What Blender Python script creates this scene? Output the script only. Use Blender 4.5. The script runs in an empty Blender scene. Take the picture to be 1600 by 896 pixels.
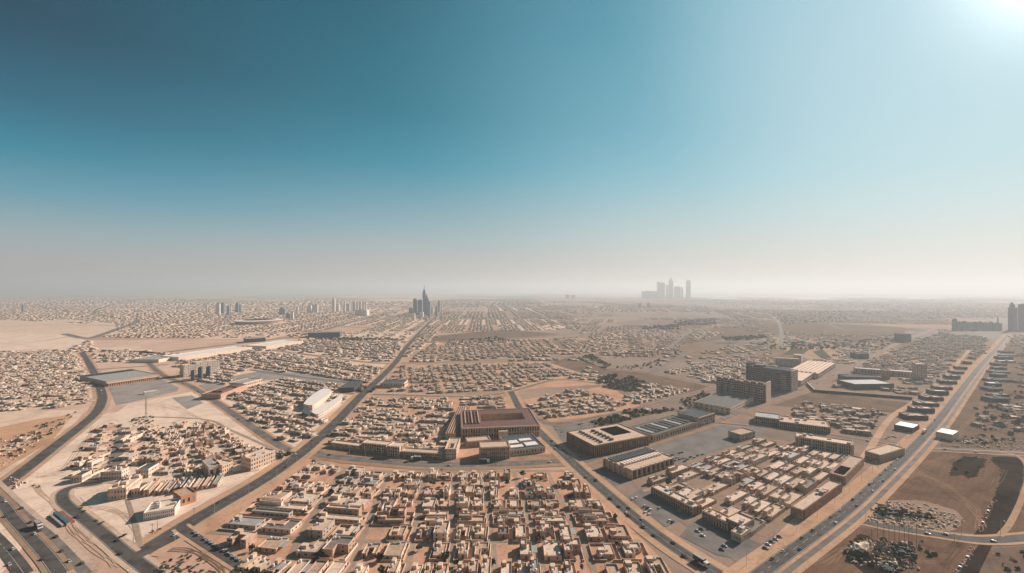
import bpy, math, random
import numpy as np
from mathutils import Vector

random.seed(11)
RNG = random.Random(5)
PI = math.pi
scene = bpy.context.scene
COL = scene.collection

# ------------------------------------------------------------------ camera geometry
CAM_H, FPX, HOR, CX = 150.0, 700.0, 453.0, 800.0

def P(x, y, z=0.0):
    """point of the flat ground seen at photo position x, y"""
    d = CAM_H * FPX / (y - HOR)
    return Vector(((x - CX) / FPX * d, d, z))

SUN_AZ, SUN_EL = math.radians(54), math.radians(28)
SUN_DIR = Vector((math.sin(SUN_AZ) * math.cos(SUN_EL), math.cos(SUN_AZ) * math.cos(SUN_EL), math.sin(SUN_EL)))

# ------------------------------------------------------------------ words
ONES = "zeroth first second third fourth fifth sixth seventh eighth ninth tenth eleventh twelfth thirteenth fourteenth fifteenth sixteenth seventeenth eighteenth nineteenth".split()
TENS = {2: "twent", 3: "thirt", 4: "fort", 5: "fift", 6: "sixt", 7: "sevent", 8: "eight", 9: "ninet"}

def ordw(n):
    if n < 20:
        return ONES[n]
    if n % 10 == 0:
        return TENS[n // 10] + "ieth"
    return TENS[n // 10] + "y-" + ONES[n % 10]

# ------------------------------------------------------------------ materials
MATS = {}

def nodes_of(name):
    m = bpy.data.materials.new(name)
    m.use_nodes = True
    nt = m.node_tree
    return m, nt, nt.nodes['Principled BSDF']

def setin(node, key, val):
    if key in node.inputs:
        node.inputs[key].default_value = val

def ramp(nt, stops):
    r = nt.nodes.new('ShaderNodeValToRGB')
    cr = r.color_ramp
    while len(cr.elements) < len(stops):
        cr.elements.new(0.5)
    for e, (p, c) in zip(cr.elements, stops):
        e.position = p
        e.color = (c[0], c[1], c[2], 1)
    return r

def noise(nt, vec, scale, detail=4, rough=0.6, dist=0.0):
    n = nt.nodes.new('ShaderNodeTexNoise')
    n.inputs['Scale'].default_value = scale
    n.inputs['Detail'].default_value = detail
    n.inputs['Roughness'].default_value = rough
    n.inputs['Distortion'].default_value = dist
    nt.links.new(vec, n.inputs['Vector'])
    return n.outputs['Fac']

def math_n(nt, op, a, b=None, c=None):
    n = nt.nodes.new('ShaderNodeMath')
    n.operation = op
    for i, v in enumerate((a, b, c)):
        if v is None:
            continue
        if isinstance(v, (int, float)):
            n.inputs[i].default_value = v
        else:
            nt.links.new(v, n.inputs[i])
    return n.outputs[0]

def mix_n(nt, fac, a, b, mode='MIX'):
    n = nt.nodes.new('ShaderNodeMix')
    n.data_type = 'RGBA'
    n.blend_type = mode
    for k, v in ((0, fac), (6, a), (7, b)):
        if isinstance(v, (int, float)):
            n.inputs[k].default_value = v
        elif isinstance(v, tuple):
            n.inputs[k].default_value = (v[0], v[1], v[2], 1)
        else:
            nt.links.new(v, n.inputs[k])
    return n.outputs[2]

def world_pos(nt):
    return nt.nodes.new('ShaderNodeNewGeometry').outputs['Position']

def warm(c):
    """desert tones lean to pinkish brown"""
    if c[0] > c[1] > c[2] and c[0] > 0.4:
        return (min(1, c[0] * 1.01), c[1] * 0.925, c[2] * 0.885)
    return c

def mat(name, col, rough=0.9, var=0.16, scale=0.35, metallic=0.0, spec=0.25, island=0.0, big=0.0):
    """plain surface, mottled by two octaves of noise; island: spread between loose pieces"""
    if name in MATS:
        return MATS[name]
    col = warm(col)
    m, nt, b = nodes_of(name)
    pos = world_pos(nt)
    f = noise(nt, pos, scale, 5, 0.65)
    lo = tuple(max(0, c * (1 - var * 1.6)) for c in col)
    hi = tuple(min(1, c * (1 + var * 1.2)) for c in col)
    r = ramp(nt, [(0.3, lo), (0.5, col), (0.72, hi)])
    nt.links.new(f, r.inputs[0])
    out = r.outputs[0]
    if big:
        g = noise(nt, pos, 0.025, 3)
        v = math_n(nt, 'MULTIPLY_ADD', g, 2 * big, 1 - big)
        out = mix_n(nt, 1.0, out, v, 'MULTIPLY')
    if island:
        g = nt.nodes.new('ShaderNodeNewGeometry')
        v = math_n(nt, 'MULTIPLY_ADD', g.outputs['Random Per Island'], 2 * island, 1 - island)
        out = mix_n(nt, 1.0, out, v, 'MULTIPLY')
    nt.links.new(out, b.inputs['Base Color'])
    b.inputs['Roughness'].default_value = rough
    b.inputs['Metallic'].default_value = metallic
    setin(b, 'Specular IOR Level', spec)
    MATS[name] = m
    return m

def facade(name, col, win=(0.05, 0.055, 0.06), pu=2.8, pv=3.1, wu=0.45, wv=0.48, var=0.12, island=0.0, rough_win=0.25, drop=0.25):
    """wall with rows of window openings laid out in the wall's own metres (UV)"""
    if name in MATS:
        return MATS[name]
    col = warm(col)
    m, nt, b = nodes_of(name)
    uv = nt.nodes.new('ShaderNodeUVMap')
    sx = nt.nodes.new('ShaderNodeSeparateXYZ')
    nt.links.new(uv.outputs[0], sx.inputs[0])
    u = math_n(nt, 'DIVIDE', sx.outputs[0], pu)
    v = math_n(nt, 'DIVIDE', sx.outputs[1], pv)
    fu = math_n(nt, 'FRACT', u)
    fv = math_n(nt, 'FRACT', v)
    a = math_n(nt, 'LESS_THAN', math_n(nt, 'ABSOLUTE', math_n(nt, 'SUBTRACT', fu, 0.5)), wu / 2)
    c = math_n(nt, 'LESS_THAN', math_n(nt, 'ABSOLUTE', math_n(nt, 'SUBTRACT', fv, 0.5)), wv / 2)
    cell = nt.nodes.new('ShaderNodeCombineXYZ')
    nt.links.new(math_n(nt, 'FLOOR', u), cell.inputs[0])
    nt.links.new(math_n(nt, 'FLOOR', v), cell.inputs[1])
    wn = nt.nodes.new('ShaderNodeTexWhiteNoise')
    nt.links.new(cell.outputs[0], wn.inputs['Vector'])
    keep = math_n(nt, 'GREATER_THAN', wn.outputs['Value'], drop)
    fac = math_n(nt, 'MULTIPLY', math_n(nt, 'MULTIPLY', a, c), keep)
    pos = world_pos(nt)
    f = noise(nt, pos, 0.4, 5)
    lo = tuple(c_ * (1 - var * 1.5) for c_ in col)
    hi = tuple(min(1, c_ * (1 + var)) for c_ in col)
    r = ramp(nt, [(0.3, lo), (0.7, hi)])
    nt.links.new(f, r.inputs[0])
    base = r.outputs[0]
    if island:
        g = nt.nodes.new('ShaderNodeNewGeometry')
        vv = math_n(nt, 'MULTIPLY_ADD', g.outputs['Random Per Island'], 2 * island, 1 - island)
        base = mix_n(nt, 1.0, base, vv, 'MULTIPLY')
    out = mix_n(nt, fac, base, win)
    nt.links.new(out, b.inputs['Base Color'])
    nt.links.new(math_n(nt, 'MULTIPLY_ADD', fac, rough_win - 0.9, 0.9), b.inputs['Roughness'])
    setin(b, 'Specular IOR Level', 0.3)
    MATS[name] = m
    return m

def speckle(nt, pos, c):
    """stones, dry tufts and scraped patches strewn over bare ground"""
    v = nt.nodes.new('ShaderNodeTexVoronoi')
    v.inputs['Scale'].default_value = 0.22
    nt.links.new(pos, v.inputs['Vector'])
    k = noise(nt, pos, 0.018, 4, 0.6)
    lim = math_n(nt, 'MULTIPLY_ADD', k, 0.55, -0.17)
    dots = math_n(nt, 'LESS_THAN', v.outputs['Distance'], lim)
    c = mix_n(nt, math_n(nt, 'MULTIPLY', dots, 0.42), c, (0.12, 0.085, 0.06))
    s_ = noise(nt, pos, 0.075, 6, 0.75, 1.6)
    r = ramp(nt, [(0.36, (0.82, 0.80, 0.79)), (0.46, (1, 1, 1)), (0.62, (1, 1, 1)), (0.7, (1.1, 1.1, 1.1))])
    nt.links.new(s_, r.inputs[0])
    return mix_n(nt, 1.0, c, r.outputs[0], 'MULTIPLY')

def ground_material():
    m, nt, b = nodes_of('desert_ground')
    pos = world_pos(nt)
    sp = nt.nodes.new('ShaderNodeSeparateXYZ')
    nt.links.new(pos, sp.inputs[0])
    # pale sand west, brown soil east, front light and backlight added to the colour
    n0 = noise(nt, pos, 0.0016, 5, 0.6, 0.4)
    x = math_n(nt, 'DIVIDE', sp.outputs[0], math_n(nt, 'MULTIPLY_ADD', sp.outputs[1], 0.5, 260.0))
    xr = math_n(nt, 'MULTIPLY_ADD', x, 0.42, 0.5)
    t = math_n(nt, 'ADD', xr, math_n(nt, 'MULTIPLY_ADD', n0, 0.7, -0.35))
    r = ramp(nt, [(0.0, warm((0.62, 0.45, 0.345))), (0.28, warm((0.53, 0.36, 0.265))), (0.5, (0.34, 0.235, 0.17)),
                  (0.72, (0.215, 0.15, 0.11)), (1.0, (0.15, 0.108, 0.083))])
    nt.links.new(t, r.inputs[0])
    n1 = noise(nt, pos, 0.012, 6, 0.62, 0.6)
    r1 = ramp(nt, [(0.3, (0.78, 0.76, 0.74)), (0.5, (1, 1, 1)), (0.72, (1.14, 1.13, 1.12))])
    nt.links.new(n1, r1.inputs[0])
    n2 = noise(nt, pos, 0.25, 6, 0.7)
    r2 = ramp(nt, [(0.3, (0.86, 0.85, 0.84)), (0.55, (1, 1, 1)), (0.75, (1.07, 1.07, 1.07))])
    nt.links.new(n2, r2.inputs[0])
    c = mix_n(nt, 1.0, r.outputs[0], r1.outputs[0], 'MULTIPLY')
    c = mix_n(nt, 1.0, c, r2.outputs[0], 'MULTIPLY')
    c = speckle(nt, pos, c)
    nt.links.new(c, b.inputs['Base Color'])
    b.inputs['Roughness'].default_value = 0.95
    setin(b, 'Specular IOR Level', 0.1)
    bump = nt.nodes.new('ShaderNodeBump')
    bump.inputs['Strength'].default_value = 0.35
    bump.inputs['Distance'].default_value = 0.5
    nt.links.new(n2, bump.inputs['Height'])
    nt.links.new(bump.outputs[0], b.inputs['Normal'])
    return m

def soil(name, col, track=0.0, var=0.16, ang=0.6):
    """bare soil with faint curved wheel tracks"""
    if name in MATS:
        return MATS[name]
    col = warm(col)
    m, nt, b = nodes_of(name)
    pos = world_pos(nt)
    n1 = noise(nt, pos, 0.03, 6, 0.65, 0.8)
    n2 = noise(nt, pos, 0.5, 5, 0.7)
    r1 = ramp(nt, [(0.28, tuple(c * (1 - 1.6 * var) for c in col)), (0.5, col), (0.74, tuple(min(1, c * (1 + var)) for c in col))])
    nt.links.new(n1, r1.inputs[0])
    r2 = ramp(nt, [(0.3, (0.86, 0.85, 0.84)), (0.7, (1.08, 1.08, 1.08))])
    nt.links.new(n2, r2.inputs[0])
    c = mix_n(nt, 1.0, r1.outputs[0], r2.outputs[0], 'MULTIPLY')
    c = speckle(nt, pos, c)
    if track:
        mp = nt.nodes.new('ShaderNodeMapping')
        mp.inputs['Rotation'].default_value = (0, 0, ang)
        nt.links.new(pos, mp.inputs[0])
        w = nt.nodes.new('ShaderNodeTexWave')
        w.inputs['Scale'].default_value = 0.075
        w.inputs['Distortion'].default_value = 14.0
        w.inputs['Detail'].default_value = 2
        w.inputs['Detail Scale'].default_value = 0.09
        nt.links.new(mp.outputs[0], w.inputs['Vector'])
        rw = ramp(nt, [(0.0, (1 - track,) * 3), (0.16, (1, 1, 1)), (0.86, (1, 1, 1)), (1.0, (1 + track * 0.7,) * 3)])
        nt.links.new(w.outputs['Fac'], rw.inputs[0])
        c = mix_n(nt, 1.0, c, rw.outputs[0], 'MULTIPLY')
    nt.links.new(c, b.inputs['Base Color'])
    b.inputs['Roughness'].default_value = 0.95
    setin(b, 'Specular IOR Level', 0.0)
    MATS[name] = m
    return m

# walls and roofs of the houses
WALLS = [mat('plaster_sand', (0.54, 0.395, 0.28)), mat('plaster_cream', (0.64, 0.50, 0.375)), mat('plaster_tan', (0.46, 0.32, 0.215)),
         mat('plaster_pale', (0.70, 0.57, 0.45)), mat('plaster_rose', (0.46, 0.31, 0.23)), mat('plaster_grey', (0.42, 0.36, 0.30))]
WALL_WORD = ['sand', 'cream', 'tan', 'pale', 'rosy brown', 'grey beige']
ROOFS = [mat('roof_screed', (0.56, 0.43, 0.32), scale=0.6, var=0.2), mat('roof_pale', (0.66, 0.53, 0.41), scale=0.6, var=0.2), mat('roof_dusty', (0.45, 0.33, 0.235), scale=0.6, var=0.22)]
FACADES = [facade('facade_sand', (0.50, 0.385, 0.285)), facade('facade_cream', (0.60, 0.49, 0.385)), facade('facade_tan', (0.43, 0.32, 0.23)),
           facade('facade_pale', (0.66, 0.56, 0.46)), facade('facade_rose', (0.46, 0.31, 0.23)), facade('facade_grey', (0.42, 0.36, 0.30))]
M_GLASS = mat('dark_glass', (0.035, 0.045, 0.055), rough=0.15, var=0.2, spec=0.5)
M_FRAME = mat('window_surround', (0.58, 0.5, 0.42))
M_DOOR = mat('brown_door', (0.14, 0.075, 0.04), rough=0.6)
M_TANK = mat('white_tank', (0.72, 0.70, 0.66), rough=0.5, var=0.06)
M_AC = mat('grey_metal', (0.45, 0.45, 0.44), rough=0.5, var=0.1)
M_DARKSTEEL = mat('dark_steel', (0.09, 0.085, 0.08), rough=0.6)
M_ASPH = mat('asphalt', (0.088, 0.075, 0.066), rough=0.92, var=0.32, scale=0.12, big=0.35, spec=0.12)
M_ASPH_PALE = mat('worn_asphalt', (0.17, 0.14, 0.118), rough=0.92, var=0.28, scale=0.08, big=0.3, spec=0.12)
M_LOT_PALE = mat('lot_concrete', (0.30, 0.255, 0.22), rough=0.92, var=0.18, scale=0.06, big=0.2, spec=0.12)
M_LOT = mat('lot_asphalt', (0.175, 0.15, 0.132), rough=0.92, var=0.2, scale=0.07, big=0.25, spec=0.12)
M_VERGE = soil('verge_sand', (0.50, 0.335, 0.22))
M_VERGE_RED = soil('verge_red', (0.34, 0.215, 0.14))
M_MARK = mat('road_paint', (0.36, 0.33, 0.29), var=0.25, scale=0.8)
M_KERB = mat('kerb_concrete', (0.52, 0.46, 0.39), var=0.15)
M_PALE = soil('pale_sand', (0.74, 0.60, 0.475), track=0.06)
M_PALE2 = soil('pale_sand_soft', (0.68, 0.53, 0.405), track=0.06)
M_ORANGE = soil('orange_sand', (0.53, 0.335, 0.21))
M_BROWN = soil('brown_soil', (0.175, 0.105, 0.069), track=0.1, ang=0.9, var=0.22)  # east soils are also darkened, the backlight put into their colour
M_BROWN2 = soil('brown_soil_flat', (0.19, 0.13, 0.092), track=0.06, var=0.22)
M_DARKSOIL = soil('dark_soil', (0.036, 0.026, 0.019), var=0.5)
M_TOWNSOIL = soil('town_soil', (0.54, 0.335, 0.225))
M_TOWNSOIL_R = soil('town_soil_east', (0.31, 0.215, 0.155))
M_LEAF = mat('leaf_green', (0.095, 0.095, 0.05), var=0.5, scale=0.9, island=0.35)
M_LEAF2 = mat('leaf_dusty', (0.12, 0.11, 0.068), var=0.4, scale=0.9, island=0.35)
M_BARK = mat('bark', (0.12, 0.085, 0.06))
M_WHITE = mat('white_paint', (0.78, 0.75, 0.70), rough=0.6, var=0.06)
M_TEAL = mat('teal_sheet', (0.06, 0.13, 0.14), rough=0.5)
M_RUST = mat('rust_red', (0.24, 0.10, 0.065), rough=0.8)
M_REDROOF = mat('maroon_roof', (0.155, 0.075, 0.058), rough=0.85, var=0.2)
M_GREYROOF = mat('grey_roof', (0.34, 0.315, 0.285), rough=0.7, var=0.15, scale=0.15)
M_SLATE = mat('slate_blue_roof', (0.085, 0.098, 0.105), rough=0.95, var=0.25, spec=0.05)
M_DUSKROOF = mat('dusky_roof', (0.20, 0.16, 0.135), var=0.2)
M_ORWALL = mat('ochre_wall', (0.55, 0.30, 0.15))
M_SHADE = mat('dark_clad_and_shade', (0.055, 0.05, 0.047), rough=0.6)  # dark cladding; on pillared fronts it puts their shade into the wall colour

# ------------------------------------------------------------------ mesh builder
class MB:
    def __init__(s):
        s.v, s.f, s.m, s.uv, s.mats = [], [], [], [], []

    def mi(s, material):
        if material not in s.mats:
            s.mats.append(material)
        return s.mats.index(material)

    def face(s, pts, material, uv=None):
        b = len(s.v)
        s.v.extend([tuple(p) for p in pts])
        s.f.append(tuple(range(b, b + len(pts))))
        s.m.append(s.mi(material))
        s.uv.extend(uv if uv else [(0.0, 0.0)] * len(pts))

    def box(s, x0, x1, y0, y1, z0, z1, wall, top=None, bottom=False, rot=0.0, ox=0.0, oy=0.0):
        top = top or wall
        b = len(s.v)
        c, n = math.cos(rot), math.sin(rot)
        for z in (z0, z1):
            for x, y in ((x0, y0), (x1, y0), (x1, y1), (x0, y1)):
                s.v.append((ox + x * c - y * n, oy + x * n + y * c, z))
        w, d, h = x1 - x0, y1 - y0, z1 - z0
        mw, mt = s.mi(wall), s.mi(top)
        u = 0.0
        for i, L in enumerate((w, d, w, d)):
            j = (i + 1) % 4
            s.f.append((b + i, b + j, b + 4 + j, b + 4 + i))
            s.m.append(mw)
            s.uv.extend([(u, 0), (u + L, 0), (u + L, h), (u, h)])
            u += L
        s.f.append((b + 4, b + 5, b + 6, b + 7)); s.m.append(mt); s.uv.extend([(0, 0)] * 4)
        if bottom:
            s.f.append((b + 3, b + 2, b + 1, b)); s.m.append(mw); s.uv.extend([(0, 0)] * 4)

    def tube(s, p0, p1, r0, r1, n, material, cap=True):
        p0, p1 = Vector(p0), Vector(p1)
        d = (p1 - p0).normalized()
        a = d.orthogonal().normalized()
        q = d.cross(a)
        b = len(s.v)
        for p, r in ((p0, r0), (p1, r1)):
            for k in range(n):
                t = 2 * PI * k / n
                s.v.append(tuple(p + (a * math.cos(t) + q * math.sin(t)) * r))
        mi = s.mi(material)
        for k in range(n):
            l = (k + 1) % n
            s.f.append((b + k, b + l, b + n + l, b + n + k)); s.m.append(mi); s.uv.extend([(0, 0)] * 4)
        if cap:
            s.f.append(tuple(b + n + k for k in range(n))); s.m.append(mi); s.uv.extend([(0, 0)] * n)

    def walls(s, pts, z0, h, wall, cop, par=0.6, t=0.25, roof=None):
        """rectilinear footprint (counter-clockwise): outer walls, coping, inside of the parapet; ROOF: (MB, material) for the deck"""
        n = len(pts)
        inn = []
        for i in range(n):
            p, a, c = Vector(pts[i]), Vector(pts[i - 1]), Vector(pts[(i + 1) % n])
            e1, e2 = (p - a).normalized(), (c - p).normalized()
            inn.append(p + Vector((-e1.y, e1.x)) * t + Vector((-e2.y, e2.x)) * t)
        b = len(s.v)
        zt = z0 + h + par
        for ring, z in ((pts, z0), (pts, zt), (inn, zt), (inn, z0 + h)):
            s.v.extend([(p[0], p[1], z) for p in ring])
        mw, mc = s.mi(wall), s.mi(cop)
        u = 0.0
        for i in range(n):
            j = (i + 1) % n
            L = (Vector(pts[j]) - Vector(pts[i])).length
            s.f.append((b + i, b + j, b + n + j, b + n + i)); s.m.append(mw)
            s.uv.extend([(u, 0), (u + L, 0), (u + L, h + par), (u, h + par)])
            u += L
            for k, mm in ((1, mc), (2, mc)):
                s.f.append((b + k * n + i, b + k * n + j, b + (k + 1) * n + j, b + (k + 1) * n + i)); s.m.append(mm)
                s.uv.extend([(0, 0)] * 4)
        if roof:
            rm, rmat = roof
            rm.face([(p[0], p[1], z0 + h) for p in inn], rmat)

    def mesh(s, name):
        me = bpy.data.meshes.new(name)
        me.from_pydata(s.v, [], s.f)
        for m_ in s.mats:
            me.materials.append(m_)
        me.polygons.foreach_set('material_index', s.m)
        uvl = me.uv_layers.new(name='UVMap')
        uvl.data.foreach_set('uv', [c for p in s.uv for c in p])
        return me

def link(name, me, parent=None, loc=None, rz=0.0):
    o = bpy.data.objects.new(name, me)
    COL.objects.link(o)
    if parent:
        o.parent = parent
    if loc is not None:
        o.location = loc
    o.rotation_euler = (0, 0, rz)
    return o

def part(name, mb, parent, loc=None, rz=0.0):
    return link(name, mb.mesh(name), parent, loc, rz)

def tag(o, label, cat, group=None):
    o['label'] = label
    o['category'] = cat
    if group:
        o['group'] = group
    return o

def thing(name, label, cat, loc, rz=0.0, group=None):
    return tag(link(name, None, None, loc, rz), label, cat, group)

def structure(name, mb):
    o = link(name, mb.mesh(name))
    o['kind'] = 'structure'
    return o

def dup(root, loc, rz, label, group=None):
    r = root.copy(); COL.objects.link(r)
    r.location = loc; r.rotation_euler = (0, 0, rz)
    r['label'] = label
    if group:
        r['group'] = group
    for ch in list(root.children):
        c = ch.copy(); COL.objects.link(c); c.parent = r
        for g in ch.children:
            d = g.copy(); COL.objects.link(d); d.parent = c
    return r

# ------------------------------------------------------------------ ground, patches, roads
gm = MB()
G = 46000
NG = 24
M_GROUND = ground_material()
for i in range(NG):
    for j in range(NG):
        x0, x1 = -G + 2 * G * i / NG, -G + 2 * G * (i + 1) / NG
        y0, y1 = -2000 + (G + 2000) * j / NG, -2000 + (G + 2000) * (j + 1) / NG
        gm.face([(x0, y0, 0), (x1, y0, 0), (x1, y1, 0), (x0, y1, 0)], M_GROUND)
structure('desert_ground', gm)

LAYER = [0.11]
FAR_LAYER = [0.0125]
def far_z():
    FAR_LAYER[0] += 0.0003
    return FAR_LAYER[0]

def next_z():
    LAYER[0] += 0.0008
    return LAYER[0]

def smooth(pts, n=8):
    """Catmull-Rom through ground points"""
    out = []
    Q = [pts[0] * 2 - pts[1]] + list(pts) + [pts[-1] * 2 - pts[-2]]
    for i in range(1, len(Q) - 2):
        for k in range(n):
            t = k / n
            a, b, c, d = Q[i - 1], Q[i], Q[i + 1], Q[i + 2]
            out.append(0.5 * ((2 * b) + (c - a) * t + (2 * a - 5 * b + 4 * c - d) * t * t + (3 * b - a - 3 * c + d) * t ** 3))
    out.append(pts[-1])
    return out

def patch(name, px, material, z=None, curve=False, jag=0.0):
    pts = [P(*p) for p in px]
    if curve:
        pts = smooth(pts + [pts[0]], 6)[:-1]
    if jag:
        q_ = random.Random(len(px) * 7 + int(px[0][0]))
        fine = []
        for a, b in zip(pts, pts[1:] + pts[:1]):
            k = max(1, int((b - a).length / 1.6))
            for i in range(k):
                fine.append(a.lerp(b, i / k) + Vector((q_.gauss(0, jag), q_.gauss(0, jag), 0)))
        pts = fine
    z = next_z() if z is None else z
    mb = MB()
    mb.face([(p.x, p.y, z) for p in pts], material)
    o = structure(name, mb)
    if o.data.polygons[0].normal.z < 0:
        o.data.flip_normals()
    return o

def offset_line(pts, off):
    out = []
    for i, p in enumerate(pts):
        a, b = pts[max(0, i - 1)], pts[min(len(pts) - 1, i + 1)]
        d = (b - a); d.z = 0; d.normalize()
        out.append(p + Vector((-d.y, d.x, 0)) * off)
    return out

def strip(mb, pts, w0, w1, z, material, h=0.0):
    """band from offset w0 to w1 along pts; h > 0 gives it kerb sides"""
    L, R = offset_line(pts, w1), offset_line(pts, w0)
    for i in range(len(pts) - 1):
        a, b, c, d = R[i], R[i + 1], L[i + 1], L[i]
        mb.face([(a.x, a.y, z + h), (b.x, b.y, z + h), (c.x, c.y, z + h), (d.x, d.y, z + h)], material)
        if h:
            mb.face([(a.x, a.y, z), (b.x, b.y, z), (b.x, b.y, z + h), (a.x, a.y, z + h)], material)
            mb.face([(d.x, d.y, z + h), (c.x, c.y, z + h), (c.x, c.y, z), (d.x, d.y, z)], material)

ROADS = {}
def road(key, px, w, material=M_ASPH, verge=None, verge_w=0.0, dash=False, edge=False, kerb=False, name='road', raw=False, n=8, vr=None):
    pts = [P(*p) for p in px]
    pts = pts if raw else smooth(pts, n)
    ROADS[key] = pts
    if verge:
        mb = MB()
        z = next_z()
        strip(mb, pts, -w / 2 - (vr or verge_w), w / 2 + verge_w, z, verge)
        structure('road_verge', mb)
    mb = MB()
    z = next_z()
    strip(mb, pts, -w / 2, w / 2, z, material)
    structure(name, mb)
    if dash or edge:
        mb = MB()
        z2 = z + 0.0005
        if edge:
            strip(mb, pts, -w / 2 + 0.35, -w / 2 + 0.6, z2, M_MARK)
            strip(mb, pts, w / 2 - 0.6, w / 2 - 0.35, z2, M_MARK)
        if dash:
            acc = 0.0
            for i in range(len(pts) - 1):
                a, b = pts[i], pts[i + 1]
                L = (b - a).length
                k = 0.0
                while k < L:
                    p = a.lerp(b, k / L); q = a.lerp(b, min(1, (k + 3) / L))
                    strip(mb, [p, q], -0.12, 0.12, z2, M_MARK)
                    k += 9.0
        structure('road_markings', mb)
    if kerb:
        mb = MB()
        strip(mb, pts, -w / 2 - 0.6, -w / 2, 0.0, M_KERB, h=0.16)
        strip(mb, pts, w / 2, w / 2 + 0.6, 0.0, M_KERB, h=0.16)
        structure('road_kerb', mb)
    return pts

# --- soil patches (districts, plots, fields)
patch('bare_field', [(-120, 760), (150, 650), (205, 640), (330, 610), (480, 690), (440, 725), (225, 860), (100, 775), (0, 900), (-300, 900)], M_PALE)
patch('sand_plot', [(0, 500), (90, 497), (180, 505), (185, 522), (120, 530), (0, 548), (-60, 548), (-60, 500)], M_PALE2)
patch('sand_plot', [(-60, 517), (0, 520), (110, 524), (135, 532), (110, 545), (0, 549), (-60, 549)], M_PALE)
patch('town_ground', [(-80, 552), (120, 546), (135, 565), (150, 600), (150, 632), (-80, 655)], M_PALE2)
patch('town_ground', [(138, 546), (210, 540), (300, 565), (400, 640), (475, 688), (560, 610), (640, 535), (480, 527), (420, 540), (300, 553), (200, 548)], M_PALE2)
patch('sand_plot', [(-100, 655), (0, 645), (132, 640), (120, 660), (0, 745), (-100, 800)], M_PALE2)
patch('sand_plot', [(-100, 690), (60, 655), (115, 648), (80, 690), (0, 738), (-100, 770)], M_ORANGE)
patch('town_ground', [(300, 832), (482, 713), (530, 725), (675, 738), (890, 730), (1040, 880), (1120, 1010), (560, 1010), (400, 906)], M_TOWNSOIL)
patch('town_ground', [(495, 706), (572, 622), (800, 620), (882, 712), (700, 718), (540, 710)], M_TOWNSOIL)
patch('town_ground', [(585, 613), (620, 572), (850, 565), (960, 600), (800, 610)], M_TOWNSOIL)
patch('town_ground', [(640, 562), (665, 538), (790, 533), (905, 550), (800, 560)], M_TOWNSOIL)
patch('town_ground', [(815, 625), (950, 603), (1010, 640), (860, 660)], M_TOWNSOIL)
patch('town_ground', [(985, 748), (1182, 686), (1425, 702), (1180, 900), (1000, 770)], M_TOWNSOIL_R)
patch('town_ground', [(1120, 664), (1205, 632), (1330, 580), (1460, 600), (1425, 695), (1200, 666)], M_TOWNSOIL_R)
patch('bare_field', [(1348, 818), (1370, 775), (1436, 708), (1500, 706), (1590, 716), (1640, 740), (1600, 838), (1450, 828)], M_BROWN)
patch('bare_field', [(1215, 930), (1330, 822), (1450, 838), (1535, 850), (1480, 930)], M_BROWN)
patch('bare_field', [(1500, 940), (1540, 860), (1700, 842), (1800, 940)], M_BROWN2)
patch('bare_field', [(1468, 698), (1510, 625), (1575, 530), (1680, 530), (1900, 715)], M_BROWN2)
patch('bare_field', [(895, 557), (955, 577), (1020, 585), (1120, 605), (1090, 622), (960, 600), (860, 567)], M_BROWN2)
patch('bare_field', [(1200, 500), (1410, 512), (1420, 530), (1330, 535), (1200, 520), (1060, 540), (1020, 545), (1080, 520)], M_BROWN2)
patch('bare_field', [(680, 525), (790, 515), (880, 523), (760, 533), (665, 534)], M_BROWN2)
patch('bare_field', [(1205, 634), (1272, 612), (1420, 630), (1405, 646)], M_BROWN2)
patch('rubble_yard', [(1345, 815), (1362, 788), (1430, 782), (1495, 800), (1500, 822), (1470, 832), (1400, 825)], M_TOWNSOIL_R, curve=True, jag=0.6)
patch('sand_plot', [(160, 662), (228, 650), (320, 655), (360, 672), (300, 612), (200, 632)], M_PALE)

# --- tilled, fallow and bare ground far out: every field a sheet of its own
FR = random.Random(61)
F_SOIL = [soil('fallow_dark', (0.165, 0.112, 0.08), var=0.25), soil('fallow_green', (0.135, 0.108, 0.075), var=0.25), soil('fallow_mid', (0.25, 0.165, 0.11), var=0.2), soil('fallow_pale', (0.42, 0.295, 0.21), var=0.15)]
F_SAND = [soil('sheet_pale', (0.66, 0.51, 0.39), var=0.1), soil('sheet_rose', (0.45, 0.30, 0.215), var=0.1), soil('sheet_grey', (0.36, 0.29, 0.235), var=0.12)]
def fields(n, x0, x1, y0, y1, mats_, wts, wpx):
    for _ in range(n):
        y = y0 + (y1 - y0) * FR.random() ** 1.4
        x = FR.uniform(x0, x1)
        c = P(x, y)
        m_per = (y - HOR) / CAM_H
        w, d = FR.uniform(*wpx) / m_per, FR.uniform(0.9, 3.2) * c.y ** 2 / (CAM_H * FPX)
        a = FR.choice([0.1, -0.25, 0.35]) + FR.uniform(-.1, .1)
        ca, sa = math.cos(a), math.sin(a)
        sk = FR.uniform(-0.4, 0.4)
        px_ = [(-w, -d), (w * FR.uniform(.7, 1), -d), (w, d * FR.uniform(.6, 1)), (-w * FR.uniform(.6, 1), d)]
        mb = MB()
        z = far_z()
        mb.face([(c.x + (u + sk * v) * ca - v * sa, c.y + (u + sk * v) * sa + v * ca, z) for u, v in px_], FR.choices(mats_, wts)[0])
        structure('field', mb)
fields(95, 880, 1420, 462, 560, F_SOIL, (4, 3, 4, 2.5), (6, 32))
fields(30, 680, 900, 460, 500, F_SOIL, (3, 2, 3, 2), (10, 36))
fields(30, 1300, 1600, 462, 500, F_SOIL, (4, 4, 2, 1), (10, 45))
fields(40, -40, 640, 459, 500, F_SAND, (3, 3, 2), (14, 70))
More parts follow.
